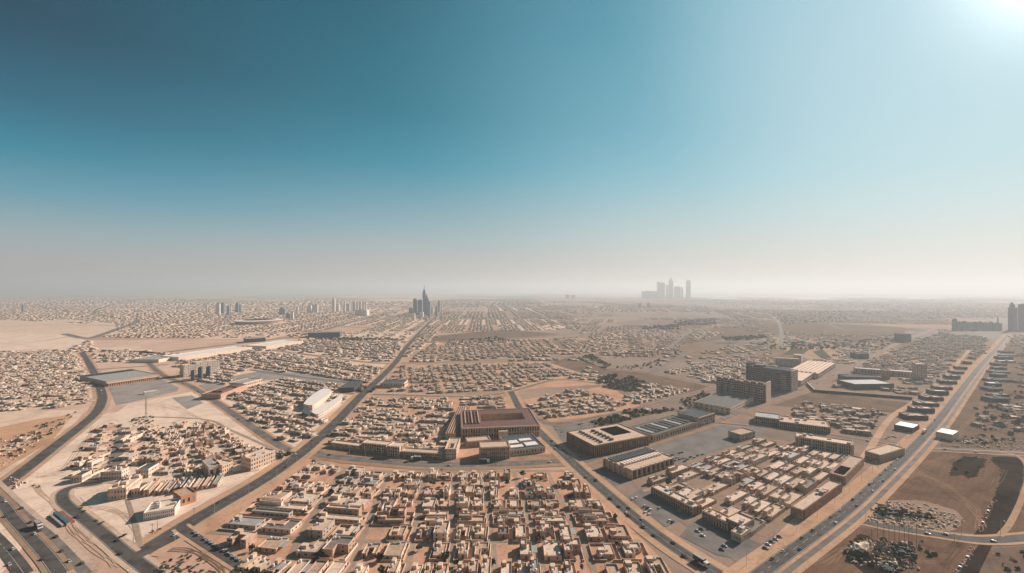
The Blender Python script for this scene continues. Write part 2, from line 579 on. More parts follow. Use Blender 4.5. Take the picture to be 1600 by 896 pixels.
# --- car parks
patch('parking_lot', [(182, 634), (168, 601), (250, 592), (280, 606), (277, 612)], M_LOT_PALE)
patch('parking_lot', [(160, 745), (183, 668), (196, 668), (190, 744)], M_LOT)
patch('parking_lot', [(132, 751), (134, 738), (154, 738), (154, 751)], M_LOT)
patch('parking_lot', [(862, 664), (925, 655), (965, 668), (900, 692), (882, 694)], M_LOT)
patch('parking_lot', [(1000, 702), (1120, 665), (1172, 657), (1200, 664), (1182, 685), (1058, 726)], M_LOT)
patch('parking_lot', [(982, 776), (1003, 763), (1080, 806), (1040, 824)], M_LOT)
patch('parking_lot', [(1062, 838), (1085, 812), (1190, 850), (1240, 815), (1262, 822), (1190, 880), (1120, 868)], M_LOT)
patch('parking_lot', [(930, 735), (948, 728), (985, 752), (962, 760)], M_LOT)
patch('parking_lot', [(340, 592), (420, 578), (560, 596), (545, 606), (450, 590), (380, 600)], M_LOT_PALE)
patch('parking_lot', [(310, 603), (352, 590), (370, 592), (330, 615)], M_LOT_PALE)
patch('parking_lot', [(1085, 640), (1112, 630), (1140, 618), (1200, 625), (1150, 645)], M_LOT)
patch('plaza', [(268, 622), (300, 618), (318, 630), (292, 640)], M_LOT_PALE)
# dark tracks of earth
patch('dark_pit', [(1483, 744), (1490, 722), (1508, 714), (1538, 717), (1539, 730), (1530, 733), (1527, 744), (1512, 749), (1503, 743)], M_DARKSOIL, jag=0.55)
patch('dark_pit', [(1522, 838), (1541, 800), (1558, 765), (1562, 735), (1549, 716), (1590, 716), (1599, 742), (1582, 805), (1564, 838)], M_DARKSOIL, curve=True, jag=0.4)
patch('dark_pit', [(1490, 905), (1532, 848), (1552, 850), (1525, 905)], M_DARKSOIL)
patch('dark_pit', [(1322, 872), (1340, 838), (1362, 840), (1372, 855), (1420, 846), (1430, 866), (1412, 892), (1360, 900)], M_DARKSOIL, curve=True, jag=0.6)
patch('farm_plot', [(940, 606), (985, 588), (1015, 600), (985, 613)], soil('farm_green', (0.10, 0.095, 0.055)))
patch('farm_plot', [(1222, 555), (1238, 544), (1265, 546), (1252, 556)], MATS['farm_green'])
patch('farm_plot', [(900, 560), (922, 554), (955, 570), (945, 578)], MATS['farm_green'])
patch('farm_plot', [(1270, 550), (1285, 546), (1300, 560), (1288, 564)], MATS['farm_green'])
patch('farm_plot', [(922, 660), (985, 640), (1060, 640), (1000, 652), (940, 668)], soil('garden_soil', (0.16, 0.125, 0.075)))

TRK = random.Random(14)
M_TRK = soil('rut_pale', (0.50, 0.365, 0.27)); M_TRK_B = soil('rut_brown', (0.27, 0.165, 0.105)); M_TRK_D = soil('rut_dark', (0.13, 0.078, 0.05))
def ruts(pxs, m_, n=1, spread=3):
    for k in range(n):
        mb = MB()
        pts = smooth([P(x + TRK.uniform(-spread, spread) * 2, y + TRK.uniform(-spread, spread)) for x, y in pxs], 7)
        z = next_z()
        for o in (-0.9, 0.9):
            strip(mb, pts, o - 0.28, o + 0.28, z, m_)
        structure('wheel_track', mb)
ruts([(60, 745), (95, 735), (130, 700), (150, 665)], M_TRK, 3, 4)
ruts([(118, 782), (140, 795), (170, 800), (200, 815), (218, 850)], M_TRK, 3, 5)
ruts([(50, 760), (70, 775), (95, 800), (120, 830), (150, 860), (180, 885)], M_TRK, 3, 4)
ruts([(230, 835), (270, 825), (320, 795), (370, 760), (400, 742)], M_TRK, 3, 4)
ruts([(180, 640), (230, 632), (280, 640), (330, 660)], M_TRK, 2, 4)
ruts([(1350, 800), (1400, 755), (1450, 725), (1490, 712)], M_TRK_B, 4, 6)
ruts([(1395, 760), (1440, 770), (1500, 775), (1545, 760), (1560, 730)], M_TRK_D, 4, 6)
ruts([(1430, 735), (1470, 760), (1520, 795), (1530, 825)], M_TRK_B, 4, 6)
ruts([(1410, 750), (1450, 745), (1480, 765), (1530, 770)], M_TRK_D, 3, 8)
ruts([(1290, 880), (1340, 860), (1400, 870), (1470, 880)], M_TRK_B, 3, 6)
ruts([(1440, 845), (1480, 860), (1500, 850), (1470, 890)], M_TRK_D, 2, 6)
ruts([(1480, 695), (1520, 660), (1545, 620), (1580, 560)], M_TRK_B, 3, 5)
ruts([(255, 860), (300, 862), (340, 885), (350, 905)], M_TRK_B, 2, 3)

# --- roads
road('west', [(-60, 800), (15, 752), (80, 702), (145, 650), (159, 627), (158, 612), (150, 590), (140, 570), (128, 551)], 11, edge=True, verge=M_VERGE, verge_w=4)
road('west_cross', [(-60, 585), (82, 581), (130, 579), (235, 572), (262, 570)], 8, M_ASPH_PALE)
road('far_west', [(100, 522), (135, 529), (160, 523), (182, 515), (205, 506), (216, 499)], 22, M_ASPH_PALE)
road('far_west_spur', [(142, 492), (175, 497), (216, 500)], 14, M_ASPH_PALE)
road('depot', [(225, 560), (252, 585), (300, 605), (350, 637), (400, 672), (447, 702), (478, 705)], 9, M_ASPH_PALE, verge=M_VERGE, verge_w=3)
road('north_west', [(180, 560), (212, 557), (305, 545), (400, 534), (470, 527), (587, 530)], 16, M_ASPH_PALE, verge=M_VERGE, verge_w=8)
road('north', [(470, 527), (587, 530), (640, 536), (675, 535), (780, 531), (900, 522)], 18, M_ASPH_PALE, verge=M_VERGE_RED, verge_w=10)
road('middle', [(420, 547), (500, 557), (570, 566), (615, 568), (700, 566), (800, 562), (900, 555), (985, 545)], 8, M_ASPH_PALE, verge=M_VERGE, verge_w=5)
road('second', [(532, 614), (570, 617), (600, 617), (692, 620), (750, 619), (800, 612), (870, 594), (940, 600)], 7, M_ASPH_PALE, verge=M_VERGE, verge_w=5)
road('grey_link', [(390, 578), (450, 587), (532, 597), (560, 600)], 9, M_ASPH_PALE)
road('east_link', [(800, 615), (850, 660), (935, 652), (1025, 631), (1118, 605)], 6, M_ASPH_PALE, verge=M_VERGE_RED, verge_w=3)
road('mid_east', [(900, 556), (955, 576), (1015, 583), (1118, 604), (1140, 612)], 9, M_ASPH_PALE, verge=M_VERGE_RED, verge_w=5)
road('far_east_curve', [(1015, 583), (1060, 560), (1085, 548), (1150, 538), (1220, 528), (1300, 540), (1335, 548)], 10, M_ASPH_PALE)
road('farther', [(1045, 545), (1065, 528), (1090, 516), (1140, 508), (1280, 505), (1320, 515), (1410, 516)], 14, M_ASPH_PALE)
road('farther_avenue', [(505, 516), (560, 500), (615, 487), (650, 478)], 26, M_ASPH_PALE)
road('avenue', [(485, 705), (500, 711), (537, 716), (592, 721), (647, 725.5), (702, 727), (800, 725), (885, 720), (915, 716)], 10.5, M_ASPH_PALE, verge=M_VERGE_RED, verge_w=12, vr=6, kerb=True, dash=True)
road('frontage', [(905, 724), (1020, 690), (1116, 660), (1200, 627), (1275, 600), (1330, 575), (1375, 550), (1420, 530), (1465, 512)], 7.5, M_ASPH_PALE, verge=M_VERGE_RED, verge_w=5)
road('cross_east', [(1116, 661), (1200, 669), (1282, 678), (1365, 691), (1425, 699), (1461, 703), (1600, 710), (1760, 716)], 6.5, M_ASPH, verge=M_VERGE, verge_w=2)
road('service_east', [(1180, 880), (1262, 800), (1345, 722), (1390, 655), (1430, 627), (1470, 595), (1495, 570), (1515, 547)], 6, soil('service_sand', (0.52, 0.37, 0.26)))
road('racetrack', [(1327, 812), (1350, 816), (1378, 822), (1447, 833), (1529, 844), (1600, 841), (1700, 830)], 7, M_ASPH, verge=M_VERGE, verge_w=2.2)
road('track_loop', [(1562, 838), (1580, 815), (1600, 770), (1606, 735), (1592, 714), (1560, 706)], 3.2, soil('track_sand', (0.42, 0.29, 0.19)))
road('dual', [(215, 868), (312, 808), (400, 757), (441, 730), (482, 699), (527, 658), (567, 616), (615, 570), (640, 537), (672, 503), (690, 488), (706, 476)], 13, M_ASPH, verge=M_VERGE, verge_w=7, edge=True, dash=True)
road('south_west', [(165, 752), (148, 757), (120, 760), (100, 768), (98, 782), (108, 793), (129, 809), (165, 838), (195, 864), (250, 905)], 7.5, M_ASPH, edge=True, verge=soil('verge_pale', (0.56, 0.43, 0.325)), verge_w=2.5)
road('link', [(208, 872), (228, 862), (260, 846), (291, 829)], 9, M_ASPH)
road('parked_lane', [(282, 824), (291, 831), (330, 856), (390, 894), (440, 930)], 6, M_ASPH, verge=M_VERGE, verge_w=2)
road('right_diag', [(798, 612), (816, 645), (850, 682), (882, 711), (915, 742), (962, 783), (998, 814), (1047, 851), (1102, 886), (1170, 925)], 9.5, M_ASPH, verge=M_VERGE, verge_w=5, edge=True, dash=True)
road('east_avenue', [(1130, 945), (1200, 888), (1310, 808), (1365, 760), (1428, 699), (1470, 652), (1502, 610), (1532, 572), (1557, 545), (1576, 522)], 8, M_ASPH, verge=M_VERGE, verge_w=8.5, edge=True, dash=True)
pp = offset_line(ROADS['east_avenue'], -7.5)
mb = MB(); strip(mb, pp, -1.6, 1.6, next_z(), M_ASPH_PALE); structure('road', mb)
# highway in the near west corner
road('highway_slip', [(-70, 700), (0, 770), (41, 808), (82, 842), (135, 898)], 4.8, M_ASPH_PALE, verge=soil('verge_pale2', (0.52, 0.41, 0.32)), verge_w=3)
road('highway', [(-60, 728), (0, 785), (22, 812), (71, 866), (95, 898)], 6.5, M_ASPH, verge=M_VERGE_RED, verge_w=2.2, edge=True)
road('highway_far', [(-60, 790), (0, 850), (25, 880), (38, 898)], 7, M_ASPH, dash=True)
# streets of the near town
def street(px, w=4.2, m_=None):
    mb = MB()
    strip(mb, smooth([P(*p) for p in px], 6), -w / 2, w / 2, next_z(), m_ or M_STREET)
    structure('street', mb)
M_STREET = soil('street_dust', (0.36, 0.265, 0.195))
M_STREET_P = soil('street_pale', (0.47, 0.36, 0.27))
def colx(k896, y):
    return 720 + (k896 - 720) * (y - HOR) / 443.0
for k in (545, 636, 705, 775, 850, 930):
    street([(colx(k, y), y) for y in (737, 770, 820, 896, 960)], 3.6)
street([(487, 720), (541, 732), (609, 737), (890, 736)], 3.6)
street([(412, 772), (508, 778), (588, 784), (700, 784), (930, 784)], 3.6)
street([(326, 832), (468, 842), (560, 846), (700, 846), (1000, 846)], 3.6)
street([(541, 730), (508, 777), (468, 840), (430, 945)], 3.6)
street([(220, 660), (221, 700), (222, 734), (200, 780)], 5, M_STREET_P)
street([(182, 664), (172, 700), (157, 748)], 3.5, M_STREET_P)
street([(244, 668), (262, 712), (277, 750)], 3.6, M_STREET_P)
street([(272, 660), (296, 702), (324, 748)], 3.6, M_STREET_P)
street([(310, 660), (346, 697), (384, 730)], 3.6, M_STREET_P)
street([(150, 752), (200, 756), (270, 752), (340, 742), (405, 735)], 4, M_STREET_P)
street([(198, 778), (205, 800), (220, 855)], 2.6, M_STREET)
street([(205, 656), (228, 652), (321, 656), (357, 671), (400, 690), (440, 708)], 3, M_STREET)
street([(1005, 768), (1090, 742), (1180, 712), (1230, 696)], 3.4, M_STREET_P)
street([(1060, 800), (1110, 760), (1200, 740), (1330, 700)], 3.0, M_STREET_P)

for px_, w_, m_ in (([(-60, 476), (40, 478), (75, 483), (110, 488), (142, 491)], 30, M_ASPH_PALE), ([(-60, 482), (0, 480), (36, 482)], 26, M_ASPH_PALE), ([(90, 500), (120, 497), (142, 492)], 16, M_ASPH_PALE), ([(142, 492), (160, 480), (210, 470)], 40, M_ASPH_PALE),
                    ([(0, 511), (80, 508), (180, 509)], 14, M_VERGE_RED), ([(-60, 535), (40, 536), (110, 526)], 7, M_VERGE_RED), ([(1220, 540), (1221, 520), (1216, 503), (1206, 494)], 12, M_ASPH_PALE), ([(1265, 492), (1290, 505), (1340, 512), (1410, 513)], 14, M_BROWN2),
                    ([(780, 515), (800, 508), (840, 498), (900, 486)], 18, M_ASPH_PALE), ([(650, 505), (760, 497), (900, 501), (1000, 509), (1060, 524)], 16, M_ASPH_PALE), ([(870, 535), (930, 520), (1000, 514), (1080, 500)], 13, M_ASPH_PALE), ([(530, 510), (640, 516), (668, 518)], 14, M_ASPH_PALE),
                    ([(985, 545), (1060, 552), (1120, 556), (1200, 549)], 9, M_ASPH_PALE), ([(300, 480), (420, 486), (560, 492), (650, 498)], 22, M_ASPH_PALE), ([(220, 500), (330, 512), (430, 520)], 15, M_ASPH_PALE)):
    road('far' + str(px_[0]), px_, w_, m_)

# water of the far lagoons and coast
M_WATER = mat('lagoon_water', (0.05, 0.075, 0.085), rough=0.07, var=0.05, scale=0.001, spec=0.5)
def water(px):
    patch('lagoon_water', px, M_WATER, z=0.6)
water([(850, 463.2), (1000, 462.6), (1250, 462.4), (1600, 462.6), (1640, 463.8), (1400, 463.8), (1100, 464.0)])
water([(830, 456.0), (1000, 455.6), (1240, 455.6), (1500, 456.2), (1640, 456.2), (1640, 458.0), (1450, 457.8), (1200, 458.2), (960, 457.2)])
water([(1090, 466.4), (1180, 465.2), (1290, 464.9), (1420, 465.2), (1510, 466.2), (1400, 467.8), (1250, 468.2), (1130, 467.4)])
water([(1330, 477.0), (1352, 475.6), (1400, 476.4), (1408, 478.0), (1360, 479.0)])
water([(395, 466), (430, 463.5), (470, 464), (475, 466.5), (440, 468.5), (405, 468.5)])

# ------------------------------------------------------------------ house kits
def footprint(form, w, d, r):
    x, y = w / 2, d / 2
    if form == 'L':
        a, b = w * r.uniform(0.4, 0.6), d * r.uniform(0.4, 0.55)
        if r.random() < 0.5:
            return [(-x, -y), (x, -y), (x, y), (x - a, y), (x - a, -y + d - b), (-x, -y + d - b)]
        return [(-x, -y), (-x + a, -y), (-x + a, -y + b), (x, -y + b), (x, y), (-x, y)]
    if form == 'U':
        a, b = w * 0.3, d * 0.55
        return [(-x, -y), (-x + a, -y), (-x + a, -y + b), (x - a, -y + b), (x - a, -y), (x, -y), (x, y), (-x, y)]
    return [(-x, -y), (x, -y), (x, y), (-x, y)]

M_BLIND = mat('window_blind', (0.30, 0.27, 0.23), rough=0.6, var=0.2)
def window_mesh(w, h, name='window', pane=None):
    m_ = MB()
    t = 0.12
    m_.box(-w / 2, w / 2, -0.04, 0.03, 0, h, M_FRAME, bottom=True)
    m_.box(-w / 2 + t, w / 2 - t, -0.06, -0.045, t, h - t, pane or M_GLASS, bottom=True)
    return m_.mesh(name)
WIN = [window_mesh(1.3, 1.35), window_mesh(1.0, 1.5), window_mesh(1.9, 1.3)]
dm = MB(); dm.box(-0.6, 0.6, -0.07, 0.03, 0, 2.2, M_DOOR); DOOR = dm.mesh('door')
tm = MB(); tm.tube((0, 0, 0), (0, 0, 1.3), 0.75, 0.75, 10, M_TANK); tm.tube((0, 0, 1.3), (0, 0, 1.55), 0.75, 0.25, 10, M_TANK); TANK = tm.mesh('water_tank')
sm_ = MB()
for k in range(10):
    p, q = 2 * PI * k / 10, 2 * PI * (k + 1) / 10
    sm_.face([(0, 0.0, .75), (.62 * math.cos(p), -.28, .75 + .62 * math.sin(p)), (.62 * math.cos(q), -.28, .75 + .62 * math.sin(q))], M_TANK)
sm_.tube((0, 0.03, 0), (0, 0.03, .75), .06, .05, 5, M_AC)
DISH = sm_.mesh('satellite_dish')
am = MB(); am.box(-0.6, 0.6, -0.45, 0.45, 0, 0.9, M_AC); ACU = am.mesh('air_conditioner')

def roof_clutter(mb, w, d, z, r, n):
    for _ in range(n):
        a, b = r.uniform(0.5, 1.6), r.uniform(0.4, 1.1)
        x, y = r.uniform(-w / 2 + 1, w / 2 - 1), r.uniform(-d / 2 + 1, d / 2 - 1)
        mb.box(x - a / 2, x + a / 2, y - b / 2, y + b / 2, z, z + r.uniform(0.4, 1.2), r.choice([M_AC, M_TANK, WALLS[1]]))

SH_ = 2.25   # storey height of the small town houses
def build_house(name, label, cat, loc, rz, w, d, storeys, form, wi, group, r, detail=True, feats=None):
    """one house: walls, roof, and what stands out on it, each part a mesh of its own"""
    t = thing(name, label, cat, loc, rz, group)
    h = SH_ * storeys + 0.1
    wallm = WALLS[wi] if detail else FACADES[wi]
    rm = MB()
    wm = MB()
    pts = footprint(form, w, d, r)
    wm.walls(pts, 0, h, wallm, WALLS[min(3, wi + 1)] if wi < 3 else WALLS[wi], par=r.choice([0.4, 0.6, 0.8]), roof=(rm, r.choice(ROOFS + ROOFS + ROOFS + [M_GREYROOF, M_DUSKROOF])))
    part('walls', wm, t)
    roof = part('roof', rm, t)
    bx = pts[-1]
    sx0, sy0 = bx[0] + 0.6, bx[1] - 0.6
    feats = feats or []
    if 'stair' in feats:
        m_ = MB()
        a, b = min(3.6, w * 0.4), min(3.0, d * 0.4)
        m_.box(sx0, sx0 + a, sy0 - b, sy0, h, h + 1.9, WALLS[wi], ROOFS[1])
        part('stair_room', m_, t)
    if 'upper' in feats:
        m_ = MB(); r2 = MB()
        x1 = sx0 + w * 0.48
        y0 = sy0 - d * 0.42
        m_.walls([(sx0, y0), (x1, y0), (x1, sy0), (sx0, sy0)], h, 2.2, wallm, WALLS[wi], par=0.5, roof=(r2, ROOFS[1]))
        part('upper_floor', m_, t)
        part('roof', r2, t)
    if 'tank' in feats:
        link('water_tank', TANK, t, (pts[-1][0] + 1.4, pts[-1][1] - d * 0.42 - 1.6 if 'upper' in feats or 'stair' in feats else sy0 - 1.2, h))
    for q in range(feats.count('unit')):
        link('air_conditioner', ACU, t, (pts[-1][0] + w * 0.28 + 1.9 * q, pts[-1][1] - 1.2 if 'stair' not in feats and 'upper' not in feats else sy0 - d * 0.46 + 0.2, h))
    if r.random() < 0.5:
        link('satellite_dish', DISH, t, (pts[0][0] + min(1.4, w * .2), (pts[0][1] + 1.0) if form != 'U' else pts[0][1] + .9, h + 0.01), r.uniform(-.6, .6))
    if r.random() < 0.35 and form == 'box' and d > 6:
        link('water_tank', TANK, t, (w / 2 - 1.4, -d / 2 + 1.5, h + 0.005))
    if r.random() < 0.4 and w > 7:
        link('air_conditioner', ACU, t, (w * 0.12, pts[-1][1] - 1.1, h + 0.006), r.choice([0, PI / 2]))
    if 'canopy' in feats:
        m_ = MB()
        m_.box(w / 2 + 0.02, w / 2 + 3.0, -d * 0.3, d * 0.25, 2.5, 2.7, M_GREYROOF, bottom=True)
        for yy in (-d * 0.3 + 0.2, d * 0.25 - 0.3):
            m_.box(w / 2 + 2.8, w / 2 + 2.92, yy, yy + 0.12, 0, 2.5, M_AC)
        part('carport', m_, t)
    if detail:
        n = len(pts)
        count = 0
        doored = False
        for i in range(n):
            a, b = Vector(pts[i]), Vector(pts[(i + 1) % n])
            L = (b - a).length
            if L < 2.4:
                continue
            e = (b - a) / L
            nrm = Vector((e.y, -e.x))
            back = nrm.y > 0.9
            k = max(1, int(L / 3.4))
            rot = math.atan2(e.y, e.x)
            for s_ in range(storeys):
                for q in range(k):
                    p = a + e * (L * (q + 0.5) / k)
                    if s_ == 0 and not doored and abs(nrm.y) > 0.9 and not back:
                        link('door', DOOR, t, (p.x + nrm.x * 0.02, p.y + nrm.y * 0.02, 0), rot)
                        doored = True
                        continue
                    if count >= 9 or r.random() < (0.75 if back else 0.22):
                        continue
                    link('window', WIN[(wi + s_) % 3], t, (p.x + nrm.x * 0.02, p.y + nrm.y * 0.02, SH_ * s_ + 0.8), rot)
                    count += 1
    return t

def plot_wall(loc, rz, w, d, label, group, r, gap=True):
    """low wall round a plot with a gate opening to the front"""
    m_ = MB()
    t, h = 0.3, r.uniform(1.2, 1.8)
    g = r.uniform(-w * 0.3, w * 0.2)
    wl = WALLS[r.randrange(6)]
    x, y = w / 2, d / 2
    for a, b, c, e in ((-x, g, -y, -y + t), (g + 3.2, x, -y, -y + t), (-x, x, y - t, y), (-x, -x + t, -y + t, y - t), (x - t, x, -y + t, y - t)):
        if b > a and e > c:
            m_.box(a, b, c, e, 0, h, wl, WALLS[3])
    o = link('plot_wall', m_.mesh('plot_wall'), None, loc, rz)
    tag(o, label, 'wall', group)
    o['kind'] = 'thing'
    return o

# ---- trees
def crown_mesh(r, R=2.2, H=2.6, n=150, m_=None, leaf=0.55):
    mb = MB()
    clumps = [(Vector((r.gauss(0, 0.42), r.gauss(0, 0.42), r.uniform(-0.35, 0.6))), r.uniform(0.35, 0.62)) for _ in range(8)]
    for _ in range(n):
        c, s_ = r.choice(clumps)
        v = Vector((r.gauss(0, 1), r.gauss(0, 1), r.gauss(0, 1))).normalized() * s_ * r.uniform(0.6, 1.0)
        p = c + v
        p = Vector((p.x * R, p.y * R, p.z * H * 0.6))
        a = Vector((r.gauss(0, 1), r.gauss(0, 1), r.gauss(0, 0.7))).normalized()
        b = a.orthogonal().normalized()
        q = leaf * r.uniform(0.7, 1.4)
        mb.face([p - a * q - b * q * .6, p + a * q - b * q * .6, p + a * q + b * q * .6, p - a * q + b * q * .6], m_ or M_LEAF)
    return mb

def trunk_mesh(h, r0=0.16, lean=0.15):
    mb = MB()
    mb.tube((0, 0, 0), (lean, 0, h * 0.6), r0, r0 * 0.75, 6, M_BARK)
    mb.tube((lean, 0, h * 0.6), (lean * 0.6, 0.1, h), r0 * 0.75, r0 * 0.4, 6, M_BARK)
    for a in (0.4, 2.5, 4.4):
        mb.tube((lean, 0, h * 0.62), (lean + 0.8 * math.cos(a), 0.8 * math.sin(a), h * 1.0), r0 * 0.5, r0 * 0.2, 5, M_BARK)
    return mb

def palm_crown():
    mb = MB()
    for k in range(13):
        a = 2 * PI * k / 13 + RNG.uniform(-.2, .2)
        up = RNG.uniform(-0.1, 0.7)
        prev = None
        for s_ in range(5):
            t = s_ / 4
            rr = 2.3 * t
            p = Vector((rr * math.cos(a), rr * math.sin(a), up * t * 1.6 - 1.6 * t * t))
            side = Vector((-math.sin(a), math.cos(a), 0)) * (0.34 * (1 - t * 0.8))
            if prev:
                mb.face([prev[0] - prev[1], prev[0] + prev[1], p + side, p - side], M_LEAF)
            prev = (p, side)
    return mb

TREE_KIT = [(crown_mesh(RNG, 2.0, 2.8).mesh('crown'), trunk_mesh(2.6).mesh('trunk'), 3.0, 'tree'),
            (crown_mesh(RNG, 2.6, 2.4, 190, M_LEAF2).mesh('crown'), trunk_mesh(2.2, 0.2).mesh('trunk'), 2.7, 'tree'),
            (crown_mesh(RNG, 1.5, 3.2, 120).mesh('crown'), trunk_mesh(2.8).mesh('trunk'), 3.2, 'tree'),
            (crown_mesh(RNG, 1.7, 1.7, 110, M_LEAF, 0.45).mesh('crown'), trunk_mesh(1.0, 0.1).mesh('trunk'), 1.2, 'bush')]
pt = MB(); pt.tube((0, 0, 0), (0.25, 0, 3), 0.24, 0.19, 7, M_BARK); pt.tube((0.25, 0, 3), (0.3, 0, 6), 0.19, 0.16, 7, M_BARK)
PALM = (palm_crown().mesh('crown'), pt.mesh('trunk'), 6.0, 'palm')
N_TREES = [0]
def tree(loc, label, kit, group, s=1.0):
    if N_TREES[0] >= 300:
        return
    N_TREES[0] += 1
    cm, tm_, z, nm = kit
    name = {'tree': 'tree', 'bush': 'bush', 'palm': 'palm_tree'}[nm]
    t = thing(name, label, nm, loc, RNG.uniform(0, 6), group)
    t.scale = (s, s, s * RNG.uniform(0.85, 1.15))
    link('crown', cm, t, (0.2 if nm == 'tree' else (0.3 if nm == 'palm' else 0), 0, z))
    link('trunk', tm_, t)
    return t

# ------------------------------------------------------------------ near town: houses as individuals
def quad_pt(q, u, v):
    return (q[0] * (1 - u) + q[1] * u) * (1 - v) + (q[3] * (1 - u) + q[2] * u) * v

SIZEW = {1: 'single-storey', 2: 'two-storey', 3: 'three-storey'}
FORMW = {'box': '', 'L': 'L-shaped ', 'U': 'U-shaped '}
OCC = []     # occupied discs, so that later things keep clear

def house_row_block(rows, where_row, where_from, group, r, detail=True, vacant=0.16, two=0.3, walls=True, fill=(0.62, 0.86), tree_p=0.35, elong=False, name='house', skip=None, storeys3=0.0):
    """rows: list (far to near) of lists of plot quads (near-left, near-right, far-right, far-left) from left to right"""
    for ri, row in enumerate(rows):
        n_in = 0
        for q in row:
            c = quad_pt(q, 0.5, 0.5)
            if skip and skip(c):
                continue
            e = (q[1] - q[0]); e2 = (q[2] - q[3])
            yaw = math.atan2((e + e2).y, (e + e2).x)
            W = (e.length + e2.length) / 2
            D = ((q[3] - q[0]).length + (q[2] - q[1]).length) / 2
            a = abs(math.sin(math.atan2((q[3] - q[0]).y, (q[3] - q[0]).x) - yaw))
            D *= max(0.55, a)
            tail = f"{ordw(ri + 1)} row {where_row}"
            if r.random() < vacant:
                if r.random() < 0.7:
                    k = RNG.choice(TREE_KIT)
                    p = quad_pt(q, r.uniform(0.25, 0.75), r.uniform(0.25, 0.75))
                    tree((p.x, p.y, 0), f"green {k[3]} on empty ground after the {ordw(max(1, n_in))} house, {tail}", k, 'trees on empty plots', r.uniform(0.7, 1.2))
                continue
            n_in += 1
            f = r.uniform(*fill)
            w, d = W * f, D * min(0.92, r.uniform(fill[0], fill[1]))
            form = r.choice(['box', 'box', 'L', 'L', 'U']) if w > 7 and d > 6 and not elong else 'box'
            st = 2 if r.random() < two else 1
            if r.random() < storeys3:
                st = 3
            wi = r.randrange(6)
            feats, word = [], ''
            k = r.random()
            if form == 'box' and k < 0.35 and w > 6 and d > 5:
                feats.append('upper'); word = 'part upper floor'
            elif k < 0.75 and d > 4.5:
                feats.append('stair'); word = 'roof stair room'
            if r.random() < 0.55 and d > 4.5:
                feats.append('tank')
                word = word or 'roof water tank'
            for _ in range(r.choice([0, 1, 1, 2])):
                if w > 8 and d > 5:
                    feats.append('unit')
            if r.random() < 0.15 and not elong and W - w > 3:
                feats.append('canopy')
            dx = r.uniform(-1, 1) * (W - w) * 0.07
            dy = r.uniform(-1, 1) * (D - d) * 0.07
            ca, sa = math.cos(yaw), math.sin(yaw)
            loc = (c.x + dx * ca - dy * sa, c.y + dx * sa + dy * ca, 0)
            desc = f"{SIZEW[st]} {WALL_WORD[wi]} {FORMW[form]}house"
            label = f"{desc}, {ordw(n_in)} {where_from}, {tail}"
            if word and len(label.split()) + 1 + len(word.split()) <= 16:
                label = f"{desc} with {word}, {ordw(n_in)} {where_from}, {tail}"
            build_house(name, label, 'house', loc, yaw, w, d, st, form, wi, group, r, detail, feats)
            OCC.append((loc[0], loc[1], max(w, d) * 0.62))
            if walls and r.random() < 0.55:
                plot_wall((c.x, c.y, 0), yaw, W * 0.97, D * 0.95, f"low plot wall round the {ordw(n_in)} house, {tail}", 'low walls round house plots', r)
            if r.random() < tree_p and N_TREES[0] < 280:
                kt = RNG.choice(TREE_KIT + [PALM])
                px_, py_ = r.choice([-1, 1]) * W * 0.43, r.choice([-1, -1, 1]) * D * 0.42
                tree((c.x + px_ * ca - py_ * sa, c.y + px_ * sa + py_ * ca, 0),
                     f"{'dark green' if kt is not TREE_KIT[1] else 'dusty green'} {kt[3]} beside the {ordw(n_in)} house, {tail}", kt, 'trees in house yards', r.uniform(0.6, 1.0))

def gridpx_to_rows(gpx, nu, nv, gap_u=0.0, gap_v=0.0):
    """gpx[row][col] photo points (far row first); every cell is cut into nu x nv plots, with a street gap round the cell"""
    rows = []
    for r_ in range(len(gpx) - 1):
        for b in range(nv):
            row = []
            for c in range(len(gpx[0]) - 1):
                far_l, far_r, near_r, near_l = (P(*gpx[r_][c]), P(*gpx[r_][c + 1]), P(*gpx[r_ + 1][c + 1]), P(*gpx[r_ + 1][c]))
                Q = [near_l, near_r, far_r, far_l]
                v1 = 1 - (b / nv); v0 = 1 - ((b + 1) / nv)
                v0 = gap_v + v0 * (1 - 2 * gap_v); v1 = gap_v + v1 * (1 - 2 * gap_v)
                for a in range(nu):
                    u0 = gap_u + (a / nu) * (1 - 2 * gap_u); u1 = gap_u + ((a + 1) / nu) * (1 - 2 * gap_u)
                    row.append([quad_pt(Q, u0, v0), quad_pt(Q, u1, v0), quad_pt(Q, u1, v1), quad_pt(Q, u0, v1)])
            rows.append(row)
    return rows

def gridpx_mixed(gpx, r, gap_u, gap_v):
    rows = []
    for r_ in range(len(gpx) - 1):
        row = []
        nu, nv = [(2, 1), (2, 1), (3, 1), (2, 1), (1, 2)][r_ % 5]
        for c in range(len(gpx[0]) - 1):
            far_l, far_r, near_r, near_l = (P(*gpx[r_][c]), P(*gpx[r_][c + 1]), P(*gpx[r_ + 1][c + 1]), P(*gpx[r_ + 1][c]))
            Q = [near_l, near_r, far_r, far_l]
            for a in range(nu):
                for b in range(nv):
                    u0, u1 = (gap_u + k / nu * (1 - 2 * gap_u) for k in (a, a + 1))
                    v0, v1 = (gap_v + k / nv * (1 - 2 * gap_v) for k in (nv - 1 - b, nv - b))
                    row.append([quad_pt(Q, u0, v0), quad_pt(Q, u1, v0), quad_pt(Q, u1, v1), quad_pt(Q, u0, v1)])
        rows.append(row)
    return rows

